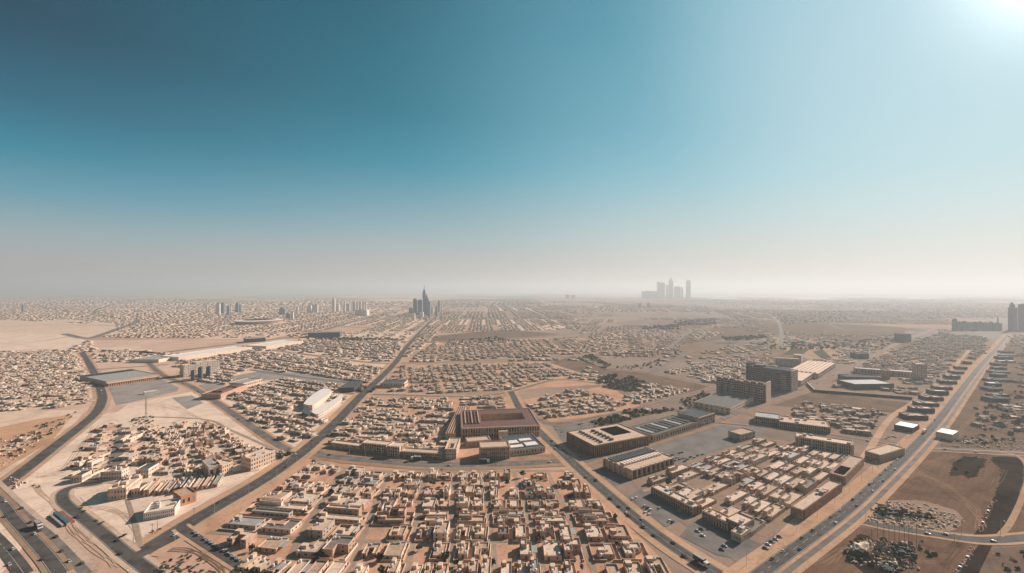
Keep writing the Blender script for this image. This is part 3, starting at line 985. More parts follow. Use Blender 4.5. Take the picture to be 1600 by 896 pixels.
# B1: the near town below the curved avenue
YR = [741, 753, 766, 783, 802, 824, 850, 881, 918, 965]
C0 = [(484, 724), (466, 737), (444, 751), (420, 768), (392, 786), (362, 806), (334, 831), (356, 862), (396, 904), (440, 950)]
C1 = [(539, 735), (531, 747), (522, 760), (511, 776), (498, 795), (484, 817), (468, 843), (453, 875), (440, 912), (424, 960)]
gpx = []
for i, y in enumerate(YR):
    gpx.append([C0[i], C1[i]] + [(colx(k, y), y) for k in (545, 636, 705, 775, 850, 930)] + [(893 + (y - 738) * 0.99, y)])
house_row_block(gridpx_mixed(gpx, random.Random(8), 0.07, 0.055), 'below the avenue', 'from the dual road', 'houses of the near town', random.Random(21), two=0.2, vacant=0.1, fill=(0.5, 0.86))

# B2: the western district on pale sand
def lerp2(a, b, t):
    return (a[0] + (b[0] - a[0]) * t, a[1] + (b[1] - a[1]) * t)
cols = [((246, 667), (281, 747)), ((272, 663), (322, 745)), ((309, 661), (378, 727)), ((340, 668), (424, 716))]
g2 = []
for i in range(6):
    t = i / 5
    t = 1 - (1 - t) ** 1.0
    g2.append([lerp2(a, b, t) for a, b in cols])
house_row_block(gridpx_to_rows(g2, 2, 2, 0.12, 0.035), 'of the mast district', 'from the mast street', 'houses of the western district', random.Random(31), two=0.12, vacant=0.26, walls=False, fill=(0.6, 0.84), tree_p=0.35)
g2b = [[lerp2((224, 665), (226, 742), t), lerp2((243, 668), (274, 744), t)] for t in np.linspace(0, 1, 6)]
house_row_block(gridpx_to_rows(g2b, 2, 2, 0.04, 0.03), 'beside the mast street', 'from the pale street', 'houses beside the antenna street', random.Random(33), two=0.12, vacant=0.08, walls=False, fill=(0.7, 0.9), tree_p=0.3)
g2c = [[lerp2((160, 664), (106, 750), t), lerp2((178, 667), (152, 748), t)] for t in np.linspace(0, 1, 7)]
house_row_block(gridpx_to_rows(g2c, 1, 1, 0.06, 0.08), 'along the car park', 'from the sand field', 'houses along the car park', random.Random(35), two=0.2, vacant=0.0, walls=True, fill=(0.6, 0.85), tree_p=0.7)
g2d = [[lerp2((196, 667), (190, 735), t), lerp2((217, 665), (217, 735), t)] for t in np.linspace(0, 1, 6)]
house_row_block(gridpx_to_rows(g2d, 1, 1, 0.05, 0.06), 'off the pale street', 'from the car park', 'houses between car park and street', random.Random(36), two=0.25, vacant=0.0, walls=True, fill=(0.7, 0.9), tree_p=0.6)
# second line under that district
g2e = [[lerp2((228, 757), (345, 742), t) for t in np.linspace(0, 1, 9)], [lerp2((232, 780), (352, 764), t) for t in np.linspace(0, 1, 9)]]
house_row_block(gridpx_to_rows(g2e, 1, 1, 0.1, 0.06), 'behind the school', 'from the sand path', 'houses behind the white school', random.Random(38), two=0.1, vacant=0.0, walls=False, fill=(0.72, 0.85), tree_p=0.4)
# east block: long low row buildings
E00, E10, E11, E01 = P(1004, 756), P(1170, 846), P(1338, 716), P(1190, 690)
rows = []
for v in range(10):
    row = []
    for u in range(7):
        Q = [E00, E01, E11, E10]
        def at(a, b):
            return (E00 * (1 - a) + E01 * a) * (1 - b) + (E10 * (1 - a) + E11 * a) * b
        u0, u1 = (u + 0.03) / 7, (u + 0.97) / 7
        v0, v1 = (v + 0.95) / 10, (v + 0.05) / 10
        row.append([at(u0, v0), at(u1, v0), at(u1, v1), at(u0, v1)])
    rows.append(row)
house_row_block(rows, 'by the grey lot', 'from the lane', 'row houses of the east block', random.Random(41), two=0.08, vacant=0.08, walls=False, fill=(0.7, 0.97), tree_p=0.25, elong=False, name='row_house')

# ------------------------------------------------------------------ larger buildings
def frame(A, B):
    a, b = P(*A), P(*B)
    return a, math.atan2((b - a).y, (b - a).x), (b - a).length

def occ_rect(a, yaw, w, depth):
    m_ = max(6.0, min(w, depth))
    for i in range(max(1, round(w / m_)) * 2):
        for j in range(max(1, round(depth / m_)) * 2):
            u = w * (i + .5) / (max(1, round(w / m_)) * 2); v = depth * (j + .5) / (max(1, round(depth / m_)) * 2)
            OCC.append((a.x + math.cos(yaw) * u - math.sin(yaw) * v, a.y + math.sin(yaw) * u + math.cos(yaw) * v, m_ * 0.36))

def block(name, label, cat, A, B, depth, h, wall, roofm, floors=0, bays=0, columns=False, group=None, par=0.7, units=0, court=None,
          cop=None, win=None, side_bays=None, bands=True, pier=0.55, proud=0.8, rs=3):
    """flat-roofed building on the front edge A-B (photo points), DEPTH metres deep behind it"""
    a, yaw, w = frame(A, B)
    r = random.Random(rs + int(A[0] * 7 + A[1] * 13))
    t = thing(name, label, cat, (a.x, a.y, 0), yaw, group)
    occ_rect(a, yaw, w, depth)
    cop = cop or wall
    wm, rm = MB(), MB()
    if court:
        cx0, cx1, cy0, cy1 = w * court[0], w * court[1], depth * court[2], depth * court[3]
        wm.walls([(0, 0), (w, 0), (w, depth), (0, depth)], 0, h, wall, cop, par=par)
        for x0, x1, y0, y1 in ((0.3, w - .3, 0.3, cy0), (0.3, w - .3, cy1, depth - .3), (0.3, cx0, cy0, cy1), (cx1, w - .3, cy0, cy1)):
            rm.face([(x0, y0, h), (x1, y0, h), (x1, y1, h), (x0, y1, h)], roofm)
        cm = MB()
        for (x0, y0), (x1, y1) in (((cx0, cy0), (cx0, cy1)), ((cx0, cy1), (cx1, cy1)), ((cx1, cy1), (cx1, cy0)), ((cx1, cy0), (cx0, cy0))):
            L = math.hypot(x1 - x0, y1 - y0)
            cm.face([(x0, y0, 0), (x1, y1, 0), (x1, y1, h + .5), (x0, y0, h + .5)], wall, [(0, 0), (L, 0), (L, h), (0, h)])
        part('courtyard_wall', cm, t)
    else:
        wm.walls([(0, 0), (w, 0), (w, depth), (0, depth)], 0, h, wall, cop, par=par, roof=(rm, roofm))
    part('walls', wm, t)
    part('roof', rm, t)
    fh = h / max(1, floors)
    if columns:
        cmesh = MB(); cmesh.box(-pier / 2, pier / 2, -proud, -0.003, 0, h + par - 0.1, cop, bottom=True); cm_ = cmesh.mesh('column')
        for k in range(bays + 1):
            link('column', cm_, t, (pier / 2 + (w - pier) * k / bays, 0, 0))
        sb = side_bays if side_bays is not None else max(1, int(bays * depth / w))
        for k in range(1, sb + 1):
            y = (depth - pier) * k / sb
            link('column', cm_, t, (0, y, 0), -PI / 2)
            link('column', cm_, t, (w, y, 0), PI / 2)
        if bands:
            for f in range(1, floors + 1):
                bm_ = MB(); bm_.box(-0.02, w + 0.02, -proud + 0.15, -0.006, f * fh - 0.35, f * fh + (0.0 if f < floors else par - 0.3), cop, bottom=True)
                part('floor_band', bm_, t)
        # dark recessed openings between the columns
        pm = MB(); pm.box(-(w / bays - pier) / 2 + .12, (w / bays - pier) / 2 - .12, -0.05, -0.004, 0, fh * 0.62, M_GLASS, bottom=True)
        pmm = pm.mesh('window')
        pb = MB(); pb.box(-(w / bays - pier) / 2 + .12, (w / bays - pier) / 2 - .12, -0.05, -0.004, fh * .18, fh * 0.62, M_BLIND, bottom=True); pmb = pb.mesh('window')
        n = 0
        for f in range(floors):
            for k in range(bays):
                if n >= 96:
                    break
                link('window', pmb if r.random() < 0.22 else pmm, t, (pier / 2 + (w - pier) * (k + 0.5) / bays, 0, f * fh + fh * 0.16))
                n += 1
    elif floors and bays:
        ww, wh = min(w / bays * 0.55, 2.6), fh * 0.5
        wm_ = window_mesh(ww, wh)
        wb_ = window_mesh(ww, wh, pane=M_BLIND)
        wp_ = lambda: wb_ if r.random() < 0.25 else wm_
        n = 0
        sb = side_bays if side_bays is not None else max(1, int(bays * depth / w))
        for f in range(floors):
            for k in range(bays):
                link('window', wp_(), t, (w * (k + 0.5) / bays, -0.01, f * fh + fh * 0.28)); n += 1
            for k in range(sb):
                if n < 94:
                    link('window', wp_(), t, (w + 0.01, depth * (k + 0.5) / sb, f * fh + fh * 0.28), PI / 2); n += 1
                if n < 94:
                    link('window', wp_(), t, (-0.01, depth * (k + 0.5) / sb, f * fh + fh * 0.28), -PI / 2); n += 1
    for k in range(units):
        um = MB()
        a_, b_ = r.uniform(1.5, 3.5), r.uniform(1.2, 2.6)
        for _ in range(30):
            x, y = r.uniform(2, w - 2), r.uniform(1.5, depth - 1.5)
            if not court or not (cx0 - 2 < x < cx1 + 2 and cy0 - 2 < y < cy1 + 2):
                break
        um.box(x - a_ / 2, x + a_ / 2, y - b_ / 2, y + b_ / 2, h + 0.004, h + r.uniform(1.0, 2.2), r.choice([M_AC, WALLS[1], WALLS[3]]))
        part('roof_unit', um, t)
    return t, w

def add_box(t, name, x0, x1, y0, y1, z0, z1, m_, top=None):
    mb = MB(); mb.box(x0, x1, y0, y1, z0, z1, m_, top, bottom=True)
    return part(name, mb, t)

FB = FACADES
# --- maroon courtyard hall and what stands round it
t, w = block('courtyard_hall', 'large maroon-roofed hall round a long courtyard with pillared front beside the diagonal road', 'hall', (722, 687), (843, 682), 66, 11,
             WALLS[2], M_REDROOF, 2, 30, True, court=(0.28, 0.86, 0.36, 0.72), cop=WALLS[1], pier=0.7, proud=1.2)
add_box(t, 'entrance_porch', w * 0.46, w * 0.58, -6, -1.3, 0, 8.5, WALLS[1], ROOFS[1])
for k in range(5):
    add_box(t, 'roof_ridge', w * (0.04 + 0.045 * k), w * (0.055 + 0.045 * k), 14, 62, 11.01, 12.2, M_REDROOF if k % 2 else WALLS[2])
for k in range(3):
    add_box(t, 'courtyard_shelter', w * (0.32 + 0.16 * k), w * (0.44 + 0.16 * k), 29, 33, 0.01, 4.5, WALLS[1], ROOFS[1])
block('office_building', 'three-storey beige building with rows of dark openings by the curved avenue, beside white-roofed workshops', 'office building', (751, 719), (796, 717), 15, 10.5, WALLS[4], ROOFS[0], 3, 14, True, cop=WALLS[1])
t, w = block('workshop', 'low workshop with bright white roof sheets at the corner of avenue and diagonal road', 'workshop', (798, 713), (852, 707), 38, 5, WALLS[1], M_SLATE, 1, 12, False, cop=WALLS[3])
for x0, x1, y0, y1 in ((0.05, 0.42, 4, 10), (0.5, 0.85, 5, 14), (0.02, 0.38, 15, 23), (0.45, 0.8, 19, 25)):
    add_box(t, 'roof_sheet', w * x0, w * x1, y0, y1, 5.05, 6.2, M_WHITE)
block('long_shed', 'long low shed with slatted front behind the three-storey beige building', 'shed', (731, 699), (766, 696), 12, 5, WALLS[2], ROOFS[0], 1, 16, True, cop=WALLS[1])
block('corner_block', 'narrow three-storey block with two dark roof pits at the east end of the avenue row', 'apartment block', (695, 718), (713, 718), 30, 8.6, WALLS[1], ROOFS[0], 3, 5, False, court=(0.3, 0.7, 0.15, 0.5), cop=WALLS[3])
t, w = block('market_hall', 'long narrow brown-roofed market hall running back from the avenue', 'hall', (696, 690), (711, 690), 110, 7, WALLS[2], mat('brown_roof', (0.25, 0.155, 0.11), scale=0.3, var=0.2), 1, 4, False)
for k in range(3):
    add_box(t, 'roof_ridge', w * (0.2 + 0.25 * k), w * (0.26 + 0.25 * k), 2, 105, 7.01, 8.0, WALLS[4])
block('apartment_block', 'three-storey beige block with pillared shaded front, third from the west on the avenue', 'apartment block', (566, 705), (604, 709), 10, 7.4, WALLS[2], ROOFS[1], 3, 10, True, cop=WALLS[1])
block('apartment_block', 'white three-storey block with five bays just east of the pillared avenue block', 'apartment block', (606, 712), (625, 714), 12, 8.4, WALLS[3], ROOFS[1], 3, 5, True, cop=WALLS[3])
block('apartment_block', 'long two-storey block with shaded openings between white block and corner block', 'apartment block', (627, 714), (690, 718), 9, 4.6, WALLS[1], ROOFS[0], 2, 18, True, cop=WALLS[0])
block('apartment_block', 'low west end block of the avenue row with stepped roof', 'apartment block', (516, 699), (562, 705), 8, 4, WALLS[0], ROOFS[1], 2, 10, False)
# --- big halls east of the diagonal road
t, w = block('shopping_hall', 'big flat-roofed hall with dark square courtyard and finned walls east of the diagonal road', 'hall', (928, 714), (1013, 697), 44, 9.5,
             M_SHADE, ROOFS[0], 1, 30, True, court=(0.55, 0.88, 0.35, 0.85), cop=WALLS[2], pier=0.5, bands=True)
for k in range(8):
    add_box(t, 'roof_vent', w * 0.16, w * 0.20, 4 + 4.6 * k, 6.6 + 4.6 * k, 9.51, 11.0, M_DARKSTEEL)
for k in range(6):
    add_box(t, 'roof_vent', w * 0.36, w * 0.41, 5 + 5.6 * k, 8 + 5.6 * k, 9.51, 11.2, M_DARKSTEEL)
t, w = block('long_hall', 'long hall with dark green ribbed roof behind the grey car park', 'hall', (1021, 692), (1091, 669), 32, 6.5, WALLS[2], mat('green_roof', (0.105, 0.105, 0.08), scale=0.4, var=0.3), 1, 20, False, cop=WALLS[1])
for k in range(9):
    add_box(t, 'roof_light', w * (0.06 + 0.1 * k), w * (0.12 + 0.1 * k), 5, 26, 6.51, 7.3, M_GREYROOF if k % 3 == 0 else M_SHADE)
block('end_block', 'squat three-storey end block joined to the green-roofed hall', 'office building', (1092, 668), (1116, 660), 26, 10, WALLS[1], M_SLATE, 3, 7, True, cop=WALLS[1])
t, w = block('solar_hall', 'square hall with dark panelled roof strips at the corner of the grey car park', 'hall', (985, 749), (1051, 728), 30, 7, WALLS[1], ROOFS[0], 1, 9, True, cop=WALLS[1], proud=1.6, pier=1.1)
for k in range(16):
    add_box(t, 'solar_panel', 1.5 + (w - 3) * k / 16, 1.5 + (w - 3) * (k + 0.8) / 16, 17.5, 27, 7.01, 8.1, M_GLASS, M_SLATE)
for k in range(14):
    add_box(t, 'roof_vent', 2.5 + (w - 5) * k / 14, 2.5 + (w - 5) * (k + 0.55) / 14, 8.5, 13.5, 7.01, 8.6, WALLS[3], M_WHITE)
block('gate_building', 'small grey cube building at the far end of the grey car park', 'office building', (1158, 690), (1180, 684), 14, 6, WALLS[5], ROOFS[2], 2, 4, False)
# --- office slabs
OFF = facade('office_slab', (0.33, 0.275, 0.235), (0.035, 0.04, 0.045), 3.0, 3.2, 0.7, 0.5, drop=0.12)
OFF2 = facade('office_dark', (0.15, 0.14, 0.135), (0.03, 0.035, 0.04), 3.0, 3.2, 0.8, 0.55, drop=0.1)
t, w = block('office_slab', 'broad nine-storey office slab with seven projecting bays beside the darker tower block', 'office building', (1120, 616), (1197, 629), 13, 23, OFF, ROOFS[2], cop=WALLS[5])
for k in range(7):
    if k != 3:
        add_box(t, 'bay', w * (0.01 + 0.142 * k), w * (0.01 + 0.142 * k) + w * 0.095, -3.2, -0.01, 0, 26.4, OFF, ROOFS[2])
add_box(t, 'end_wall', w + 0.01, w + 1.2, -3, 15, 0, 26.6, WALLS[1])
add_box(t, 'stair_tower', w * 0.40, w * 0.46, 4, 12, 25.01, 30, WALLS[5])
t, w = block('office_slab', 'tall dark office slab with pale lit end wall behind the seven-bayed slab', 'office building', (1170, 602), (1236, 613), 20, 30, OFF2, M_SLATE, cop=WALLS[5])
add_box(t, 'end_wall', w + 0.01, w + 1.5, -1, 20, 0, 31, FB[1])
add_box(t, 'wing', w * 0.42, w * 0.76, -7, -0.01, 0, 22, OFF2, M_SLATE)
add_box(t, 'wing', w * 0.78, w * 0.90, -5, -0.01, 0, 25, OFF, M_SLATE)
add_box(t, 'roof_house', w * 0.1, w * 0.3, 4, 16, 30.01, 33, M_SHADE)
block('office_slab', 'slim grey slab seen just behind the west edge of the dark office slab', 'office building', (1166, 597), (1192, 599), 14, 30, OFF2, M_SLATE)
block('arcade_building', 'low cream arcade building between the tall slab and the road', 'shop building', (1252, 604), (1270, 591), 30, 8, WALLS[1], ROOFS[1], 2, 8, True, cop=WALLS[1])
t, w = block('college', 'wide cream two-storey building with arcaded road front and ribbed white roof', 'college', (1278, 592), (1305, 574), 44, 8, WALLS[1], ROOFS[1], 2, 14, True, cop=WALLS[1])
for k in range(6):
    add_box(t, 'roof_ridge', 6, w - 6, 4 + 6.4 * k, 7 + 6.4 * k, 8.01, 9.4, WALLS[3])
block('row_shops', 'cream two-storey shop row with dark west wing in front of the office slab', 'shop building', (1141, 648), (1178, 629), 44, 7, WALLS[1], mat('tarred_roof', (0.12, 0.11, 0.10)), 2, 14, False, cop=WALLS[1])
block('lodge', 'dark brown two-storey lodge by the frontage road below the office slab', 'lodge', (1180, 661), (1218, 666), 22, 7, WALLS[4], M_GREYROOF, 2, 12, True, cop=WALLS[5])
block('slab_block', 'pale low block behind the offices near the farm plots', 'apartment block', (1212, 571), (1250, 573), 14, 14, FB[1], ROOFS[1])
block('slab_block', 'grey low block next to the pale block near the farm plots', 'apartment block', (1240, 566), (1252, 567), 30, 14, FB[5], ROOFS[2])
# --- walled depot in the east
wa, wyaw, ww = frame((1272, 613), (1425, 625))
t = thing('compound_wall', 'dark boundary wall along the front of the east depot yard', 'wall', (wa.x, wa.y, 0), wyaw)
t['kind'] = 'thing'
add_box(t, 'wall_panel', 0, ww, 0, 1.2, 0, 4, M_SHADE, WALLS[1])
add_box(t, 'wall_panel', 0, 1.2, 1.21, 60, 0, 4, M_SHADE, WALLS[1])
block('depot_hall', 'grey-roofed depot hall standing alone inside the walled yard', 'warehouse', (1336, 609), (1397, 608), 34, 7.5, M_SHADE, M_GREYROOF, cop=M_GREYROOF)
block('depot_hall', 'long dark hall along the back of the walled depot yard', 'warehouse', (1320, 597), (1378, 599), 22, 8, M_SHADE, M_SLATE)
block('depot_hall', 'long brown hall east of the dark hall behind the depot yard', 'warehouse', (1336, 583), (1432, 590), 18, 8, WALLS[4], M_GREYROOF, 1, 20, False)
block('tower_block', 'lone cream ten-storey tower block rising over the east depot', 'tower block', (1432, 594), (1449, 595), 16, 26, FB[1], ROOFS[1], cop=WALLS[1])
block('tower_block', 'short brown tower between the two depot halls', 'tower block', (1378, 592), (1391, 593), 12, 14, FB[4], ROOFS[2])
block('road_block', 'dark green block beside the far frontage road', 'apartment block', (1411, 535), (1424, 535), 30, 22, M_SHADE, M_SLATE)
block('road_block', 'squat dark shop block west of the frontage road', 'shop building', (1341, 561), (1358, 561), 24, 10, M_SHADE, M_SLATE)
# --- along the east avenue
block('apartment_block', 'wide flat two-storey block with pillared dark front on the cross street', 'apartment block', (1218, 668), (1297, 678), 26, 6, M_SHADE, ROOFS[0], 2, 24, True, cop=WALLS[0], units=8)
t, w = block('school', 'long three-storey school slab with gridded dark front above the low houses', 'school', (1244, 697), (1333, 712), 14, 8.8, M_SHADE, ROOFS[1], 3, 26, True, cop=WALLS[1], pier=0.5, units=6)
for k in range(5):
    add_box(t, 'stair_shaft', w * (0.03 + 0.235 * k), w * (0.03 + 0.235 * k) + 1.4, -1.1, -0.81, 0, 9.6, WALLS[1])
block('clinic', 'small pale-roofed building at the crossing of avenue and cross street', 'clinic', (1352, 716), (1376, 723), 40, 6, WALLS[5], ROOFS[0], 2, 8, True, cop=WALLS[1])
block('courtyard_block', 'dark-courted block between the clinic and the finned long hall', 'office building', (1297, 752), (1319, 758), 58, 6, M_SHADE, ROOFS[2], 1, 8, True, court=(0.12, 0.88, 0.08, 0.42), cop=WALLS[2])
block('finned_hall', 'long hall with slanted fins facing the east avenue', 'hall', (1236, 806), (1255, 813), 68, 6, M_SHADE, ROOFS[0], 1, 8, True, cop=WALLS[2], side_bays=34, units=5)
block('corner_house', 'two-storey brown house alone on the near car park', 'house', (1134, 826), (1160, 838), 14, 6, WALLS[2], ROOFS[1], 2, 6, False, units=3)
block('corner_house', 'low pale house with roof boxes at the tip of the near car park', 'house', (1142, 843), (1158, 850), 12, 4.5, WALLS[1], ROOFS[1], 1, 4, False, units=4)
block('long_block', 'long two-storey block with dark open west side facing the car lane', 'apartment block', (1018, 772), (1083, 806), 8, 5, WALLS[2], ROOFS[1], 2, 18, True, cop=WALLS[0], units=5)
block('long_block', 'shorter two-storey block at the corner of the car lane and beige lane', 'apartment block', (1098, 810), (1138, 830), 8, 4.6, WALLS[4], ROOFS[1], 2, 9, True, cop=WALLS[1], units=3)
block('white_shed', 'white-roofed shed left of the east avenue junction', 'warehouse', (1397, 671), (1427, 677), 22, 5, M_SHADE, M_WHITE, par=0.3)
block('white_shed', 'white-roofed shed just right of the east avenue above the junction', 'warehouse', (1462, 684), (1489, 689.5), 22, 6, WALLS[3], M_WHITE, par=0.3)
SH = [(1512, 561, 13), (1504, 569, 15), (1494, 577, 18), (1487, 584, 20), (1479, 592, 22), (1472, 600, 24), (1463, 609, 26), (1455, 617, 28), (1446, 626, 29), (1437, 635, 31), (1428, 645, 33), (1418, 656, 33)]
for i, (x, y, w_) in enumerate(SH):
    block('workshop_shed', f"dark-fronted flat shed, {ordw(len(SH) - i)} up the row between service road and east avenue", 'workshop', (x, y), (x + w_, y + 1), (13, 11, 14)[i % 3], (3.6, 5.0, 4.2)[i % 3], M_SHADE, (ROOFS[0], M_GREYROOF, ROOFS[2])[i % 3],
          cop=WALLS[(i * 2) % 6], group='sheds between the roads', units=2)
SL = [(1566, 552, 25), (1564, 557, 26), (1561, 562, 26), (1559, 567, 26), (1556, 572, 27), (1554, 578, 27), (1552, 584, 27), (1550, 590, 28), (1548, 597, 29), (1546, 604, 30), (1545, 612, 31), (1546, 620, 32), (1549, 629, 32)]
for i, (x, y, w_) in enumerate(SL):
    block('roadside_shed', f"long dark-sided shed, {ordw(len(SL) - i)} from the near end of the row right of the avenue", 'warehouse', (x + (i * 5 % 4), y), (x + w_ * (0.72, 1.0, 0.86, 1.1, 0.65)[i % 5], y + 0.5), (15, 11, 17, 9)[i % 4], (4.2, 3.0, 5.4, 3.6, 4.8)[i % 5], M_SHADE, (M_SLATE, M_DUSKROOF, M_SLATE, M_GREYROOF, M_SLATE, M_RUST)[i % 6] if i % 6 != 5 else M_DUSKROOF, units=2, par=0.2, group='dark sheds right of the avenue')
# --- west side
t, w = block('bus_depot', 'wide pale grey depot roof with ochre arcade facing the fan-shaped car park', 'depot', (166, 604), (247, 592), 100, 7, WALLS[5], M_GREYROOF, cop=M_GREYROOF)
for k in range(24):
    add_box(t, 'arcade_pier', w * (k + 0.3) / 24, w * (k + 0.3) / 24 + 1.4, -6, -0.01, 0, 4.2, M_ORWALL)
add_box(t, 'arcade_roof', 0, w * 0.97, -7, -0.01, 4.21, 4.9, M_ORWALL, WALLS[1])
for k in range(26):
    add_box(t, 'roof_light', w * (k + 0.2) / 26, w * (k + 0.75) / 26, 80, 94, 7.01, 8.5, M_SHADE, M_SLATE)
block('row_of_bays', 'long white kiosk at the foot of the fan-shaped car park', 'kiosk', (225, 617), (247, 614), 5, 3.2, M_WHITE, M_WHITE, 1, 10, False)
for i, (x, y, w_, h, d) in enumerate(((287, 590, 18, 20, 16), (306, 587, 18, 22, 16), (325, 584, 19, 21, 16))):
    block('cream_slab', f"cream eight-storey apartment slab, {ordw(i + 1)} of three in a row west of the white halls", 'apartment block', (x, y), (x + w_, y - 2.5), d, h, FB[3], ROOFS[1], group='cream apartment slabs')
GL = facade('blue_glass', (0.10, 0.125, 0.15), (0.03, 0.045, 0.06), 3, 3.4, 0.6, 0.5, drop=0.1)
for i, (x, y, w_, h) in enumerate(((298, 596, 5, 16), (309, 594, 6, 20), (322, 591, 6, 18), (283, 588, 5, 14))):
    block('glass_tower', f"small blue glass tower, {ordw((2, 3, 4, 1)[i])} from the west in front of the cream slabs", 'tower block', (x, y), (x + w_, y - 0.4), 9, h, GL, M_SLATE, group='small blue glass towers')
block('white_hall', 'largest bright white flat-roofed hall behind the cream slabs', 'warehouse', (279, 564), (394, 547), 52, 7, WALLS[3], M_WHITE, cop=M_WHITE)
block('white_hall', 'bright white flat-roofed hall east of the grey hall, nearest the north road', 'warehouse', (416, 546), (474, 537), 62, 7, WALLS[3], M_WHITE, cop=M_WHITE)
block('grey_hall', 'dark grey hall between the two white halls', 'warehouse', (384, 536), (415, 534), 40, 10, M_SHADE, M_GREYROOF)
block('low_hall', 'pale low hall west of the largest white hall', 'warehouse', (248, 567), (282, 560), 60, 6, WALLS[3], M_GREYROOF)
t, w = block('red_roof_hall', 'low hall with stepped maroon roof by the depot road', 'hall', (345, 624), (386, 608), 26, 6.5, WALLS[4], M_RUST, cop=WALLS[0])
add_box(t, 'roof_step', w * 0.2, w * 0.55, 6, 20, 6.51, 8.6, M_REDROOF)
add_box(t, 'roof_step', w * 0.68, w * 0.9, 4, 18, 6.51, 8.2, M_REDROOF)
block('grey_roof_hall', 'grey flat hall with cream front right of the maroon-roofed hall', 'hall', (380, 606), (410, 598), 26, 6, WALLS[1], M_GREYROOF, 1, 10, False)
block('grey_shed', 'long dark sided shed by the grey link road', 'warehouse', (553, 613), (566, 601), 20, 6, M_SHADE, M_SLATE)
block('striped_shed', 'long striped grey shed in the block east of the dual road', 'warehouse', (594, 606), (632, 606), 22, 7, WALLS[3], M_SLATE, 1, 14, False, cop=M_WHITE)
block('slab_row', 'row of grey towers joined by a low roof left of the dual road', 'apartment block', (481, 528), (531, 527), 40, 15, GL, M_GREYROOF)

def prism(t, name, pxs, h, wall, roofm, par=0.8, z0=0.0):
    pts = [P(*p) for p in pxs]
    pts = smooth(pts + [pts[0]], 5)[:-1]
    o = Vector(t.location)
    pts = [p - o for p in pts]
    area = sum(a.x * b.y - b.x * a.y for a, b in zip(pts, pts[1:] + pts[:1]))
    if area < 0:
        pts.reverse()
    mb = MB()
    n = len(pts)
    for i in range(n):
        a, b = pts[i], pts[(i + 1) % n]
        L = (b - a).length
        mb.face([(a.x, a.y, z0), (b.x, b.y, z0), (b.x, b.y, z0 + h), (a.x, a.y, z0 + h)], wall, [(0, 0), (L, 0), (L, h), (0, h)])
    part(name, mb, t)
    rm = MB(); rm.face([(p.x, p.y, z0 + h - 0.02) for p in pts], roofm)
    part(name + '_roof', rm, t)
a = P(500, 640)
t = thing('curved_building', 'white curved modern building with two long roofs beside the dual road', 'museum', (a.x, a.y, 0))
prism(t, 'front_wing', [(487, 651), (492, 645), (520, 631), (533, 622), (535, 626), (515, 643), (497, 654)], 5, FB[3], M_WHITE)
prism(t, 'rear_wing', [(474, 640), (482, 630), (500, 617), (512, 615), (518, 620), (503, 632), (488, 642)], 7, WALLS[3], M_WHITE)
prism(t, 'entrance_drum', [(472, 652), (474, 646), (482, 646), (485, 652), (480, 656)], 6, M_SHADE, M_SLATE)
OCC.append((a.x, a.y, 28))
# stadium
a = P(405, 505)
t = thing('stadium', 'low oval stadium with pale roof ring among the north-west houses', 'stadium', (a.x, a.y, 0))
OCC.append((a.x, a.y, 112))
n = 40
om, rm, pm = MB(), MB(), MB()
for i in range(n):
    p, q = 2 * PI * i / n, 2 * PI * (i + 1) / n
    e = lambda k, s_, z: (95 * s_ * math.cos(k), 105 * s_ * math.sin(k), z * 0.55)
    om.face([e(p, 0.92, 0), e(q, 0.92, 0), e(q, 1.0, 24), e(p, 1.0, 24)], WALLS[4])
    om.face([e(q, .55, 3), e(p, .55, 3), e(p, .98, 22), e(q, .98, 22)], WALLS[5])
    rm.face([e(p, 1.02, 25), e(q, 1.02, 25), e(q, 0.68, 29), e(p, 0.68, 29)], M_WHITE)
    rm.face([e(q, 1.02, 24.6), e(p, 1.02, 24.6), e(p, 0.68, 28.6), e(q, 0.68, 28.6)], M_GREYROOF)
    pm.face([e(p, .55, 1), e(q, .55, 1), (0, 0, 1)], MATS['farm_green'])
part('stand', om, t); part('roof_ring', rm, t); part('pitch', pm, t)

# --- western near buildings
block('white_school', 'long white two-storey school with rows of small windows on the pale sand', 'school', (224, 814), (273, 806), 17, 4.4, M_WHITE, WALLS[3], 2, 15, False, cop=M_WHITE, units=6)
block('ochre_house', 'ochre orange house with plain walls right of the white school', 'house', (283, 792), (307, 784), 15, 6.2, M_ORWALL, ROOFS[2], 1, 3, False, cop=M_ORWALL)
block('cream_house', 'tall cream cube house with grey green roof at the district edge', 'house', (326, 749), (345, 744), 20, 9, WALLS[3], M_GREYROOF, 1, 2, False, cop=WALLS[3])
block('cream_house', 'cream three-storey house right of the grey green roofed cube', 'house', (347, 746), (364, 739), 12, 9, WALLS[1], ROOFS[1], 3, 5, False)
block('cream_house', 'wide cream building with vertical windows near the dual road bend', 'apartment block', (392, 737), (430, 722), 12, 10, WALLS[1], ROOFS[1], 3, 10, False, units=4)
block('villa', 'two-storey white fronted villa closing the long car park', 'villa', (157, 751), (190, 749), 9, 6, WALLS[3], ROOFS[1], 2, 8, False, units=3)
block('villa', 'broad cream villa with crowded roof below the long car park', 'villa', (168, 783), (197, 780), 22, 7.5, WALLS[1], ROOFS[1], 2, 6, False, units=9)
block('villa', 'cream villa with grey roof panels at the end of the pale street', 'villa', (212, 748), (232, 747), 13, 6.5, WALLS[3], M_SLATE, 2, 5, False)
block('villa', 'small square villa with open courtyard left of the school row', 'villa', (205, 776), (219, 775), 11, 4.5, WALLS[3], ROOFS[1], 1, 3, False, court=(0.2, 0.8, 0.2, 0.8))
block('villa', 'small villa with solar roof alone on the west sand', 'villa', (111, 755), (128, 754), 10, 5, WALLS[3], M_SLATE, 1, 4, False)
a, yaw, w = frame((76, 807), (97, 825))
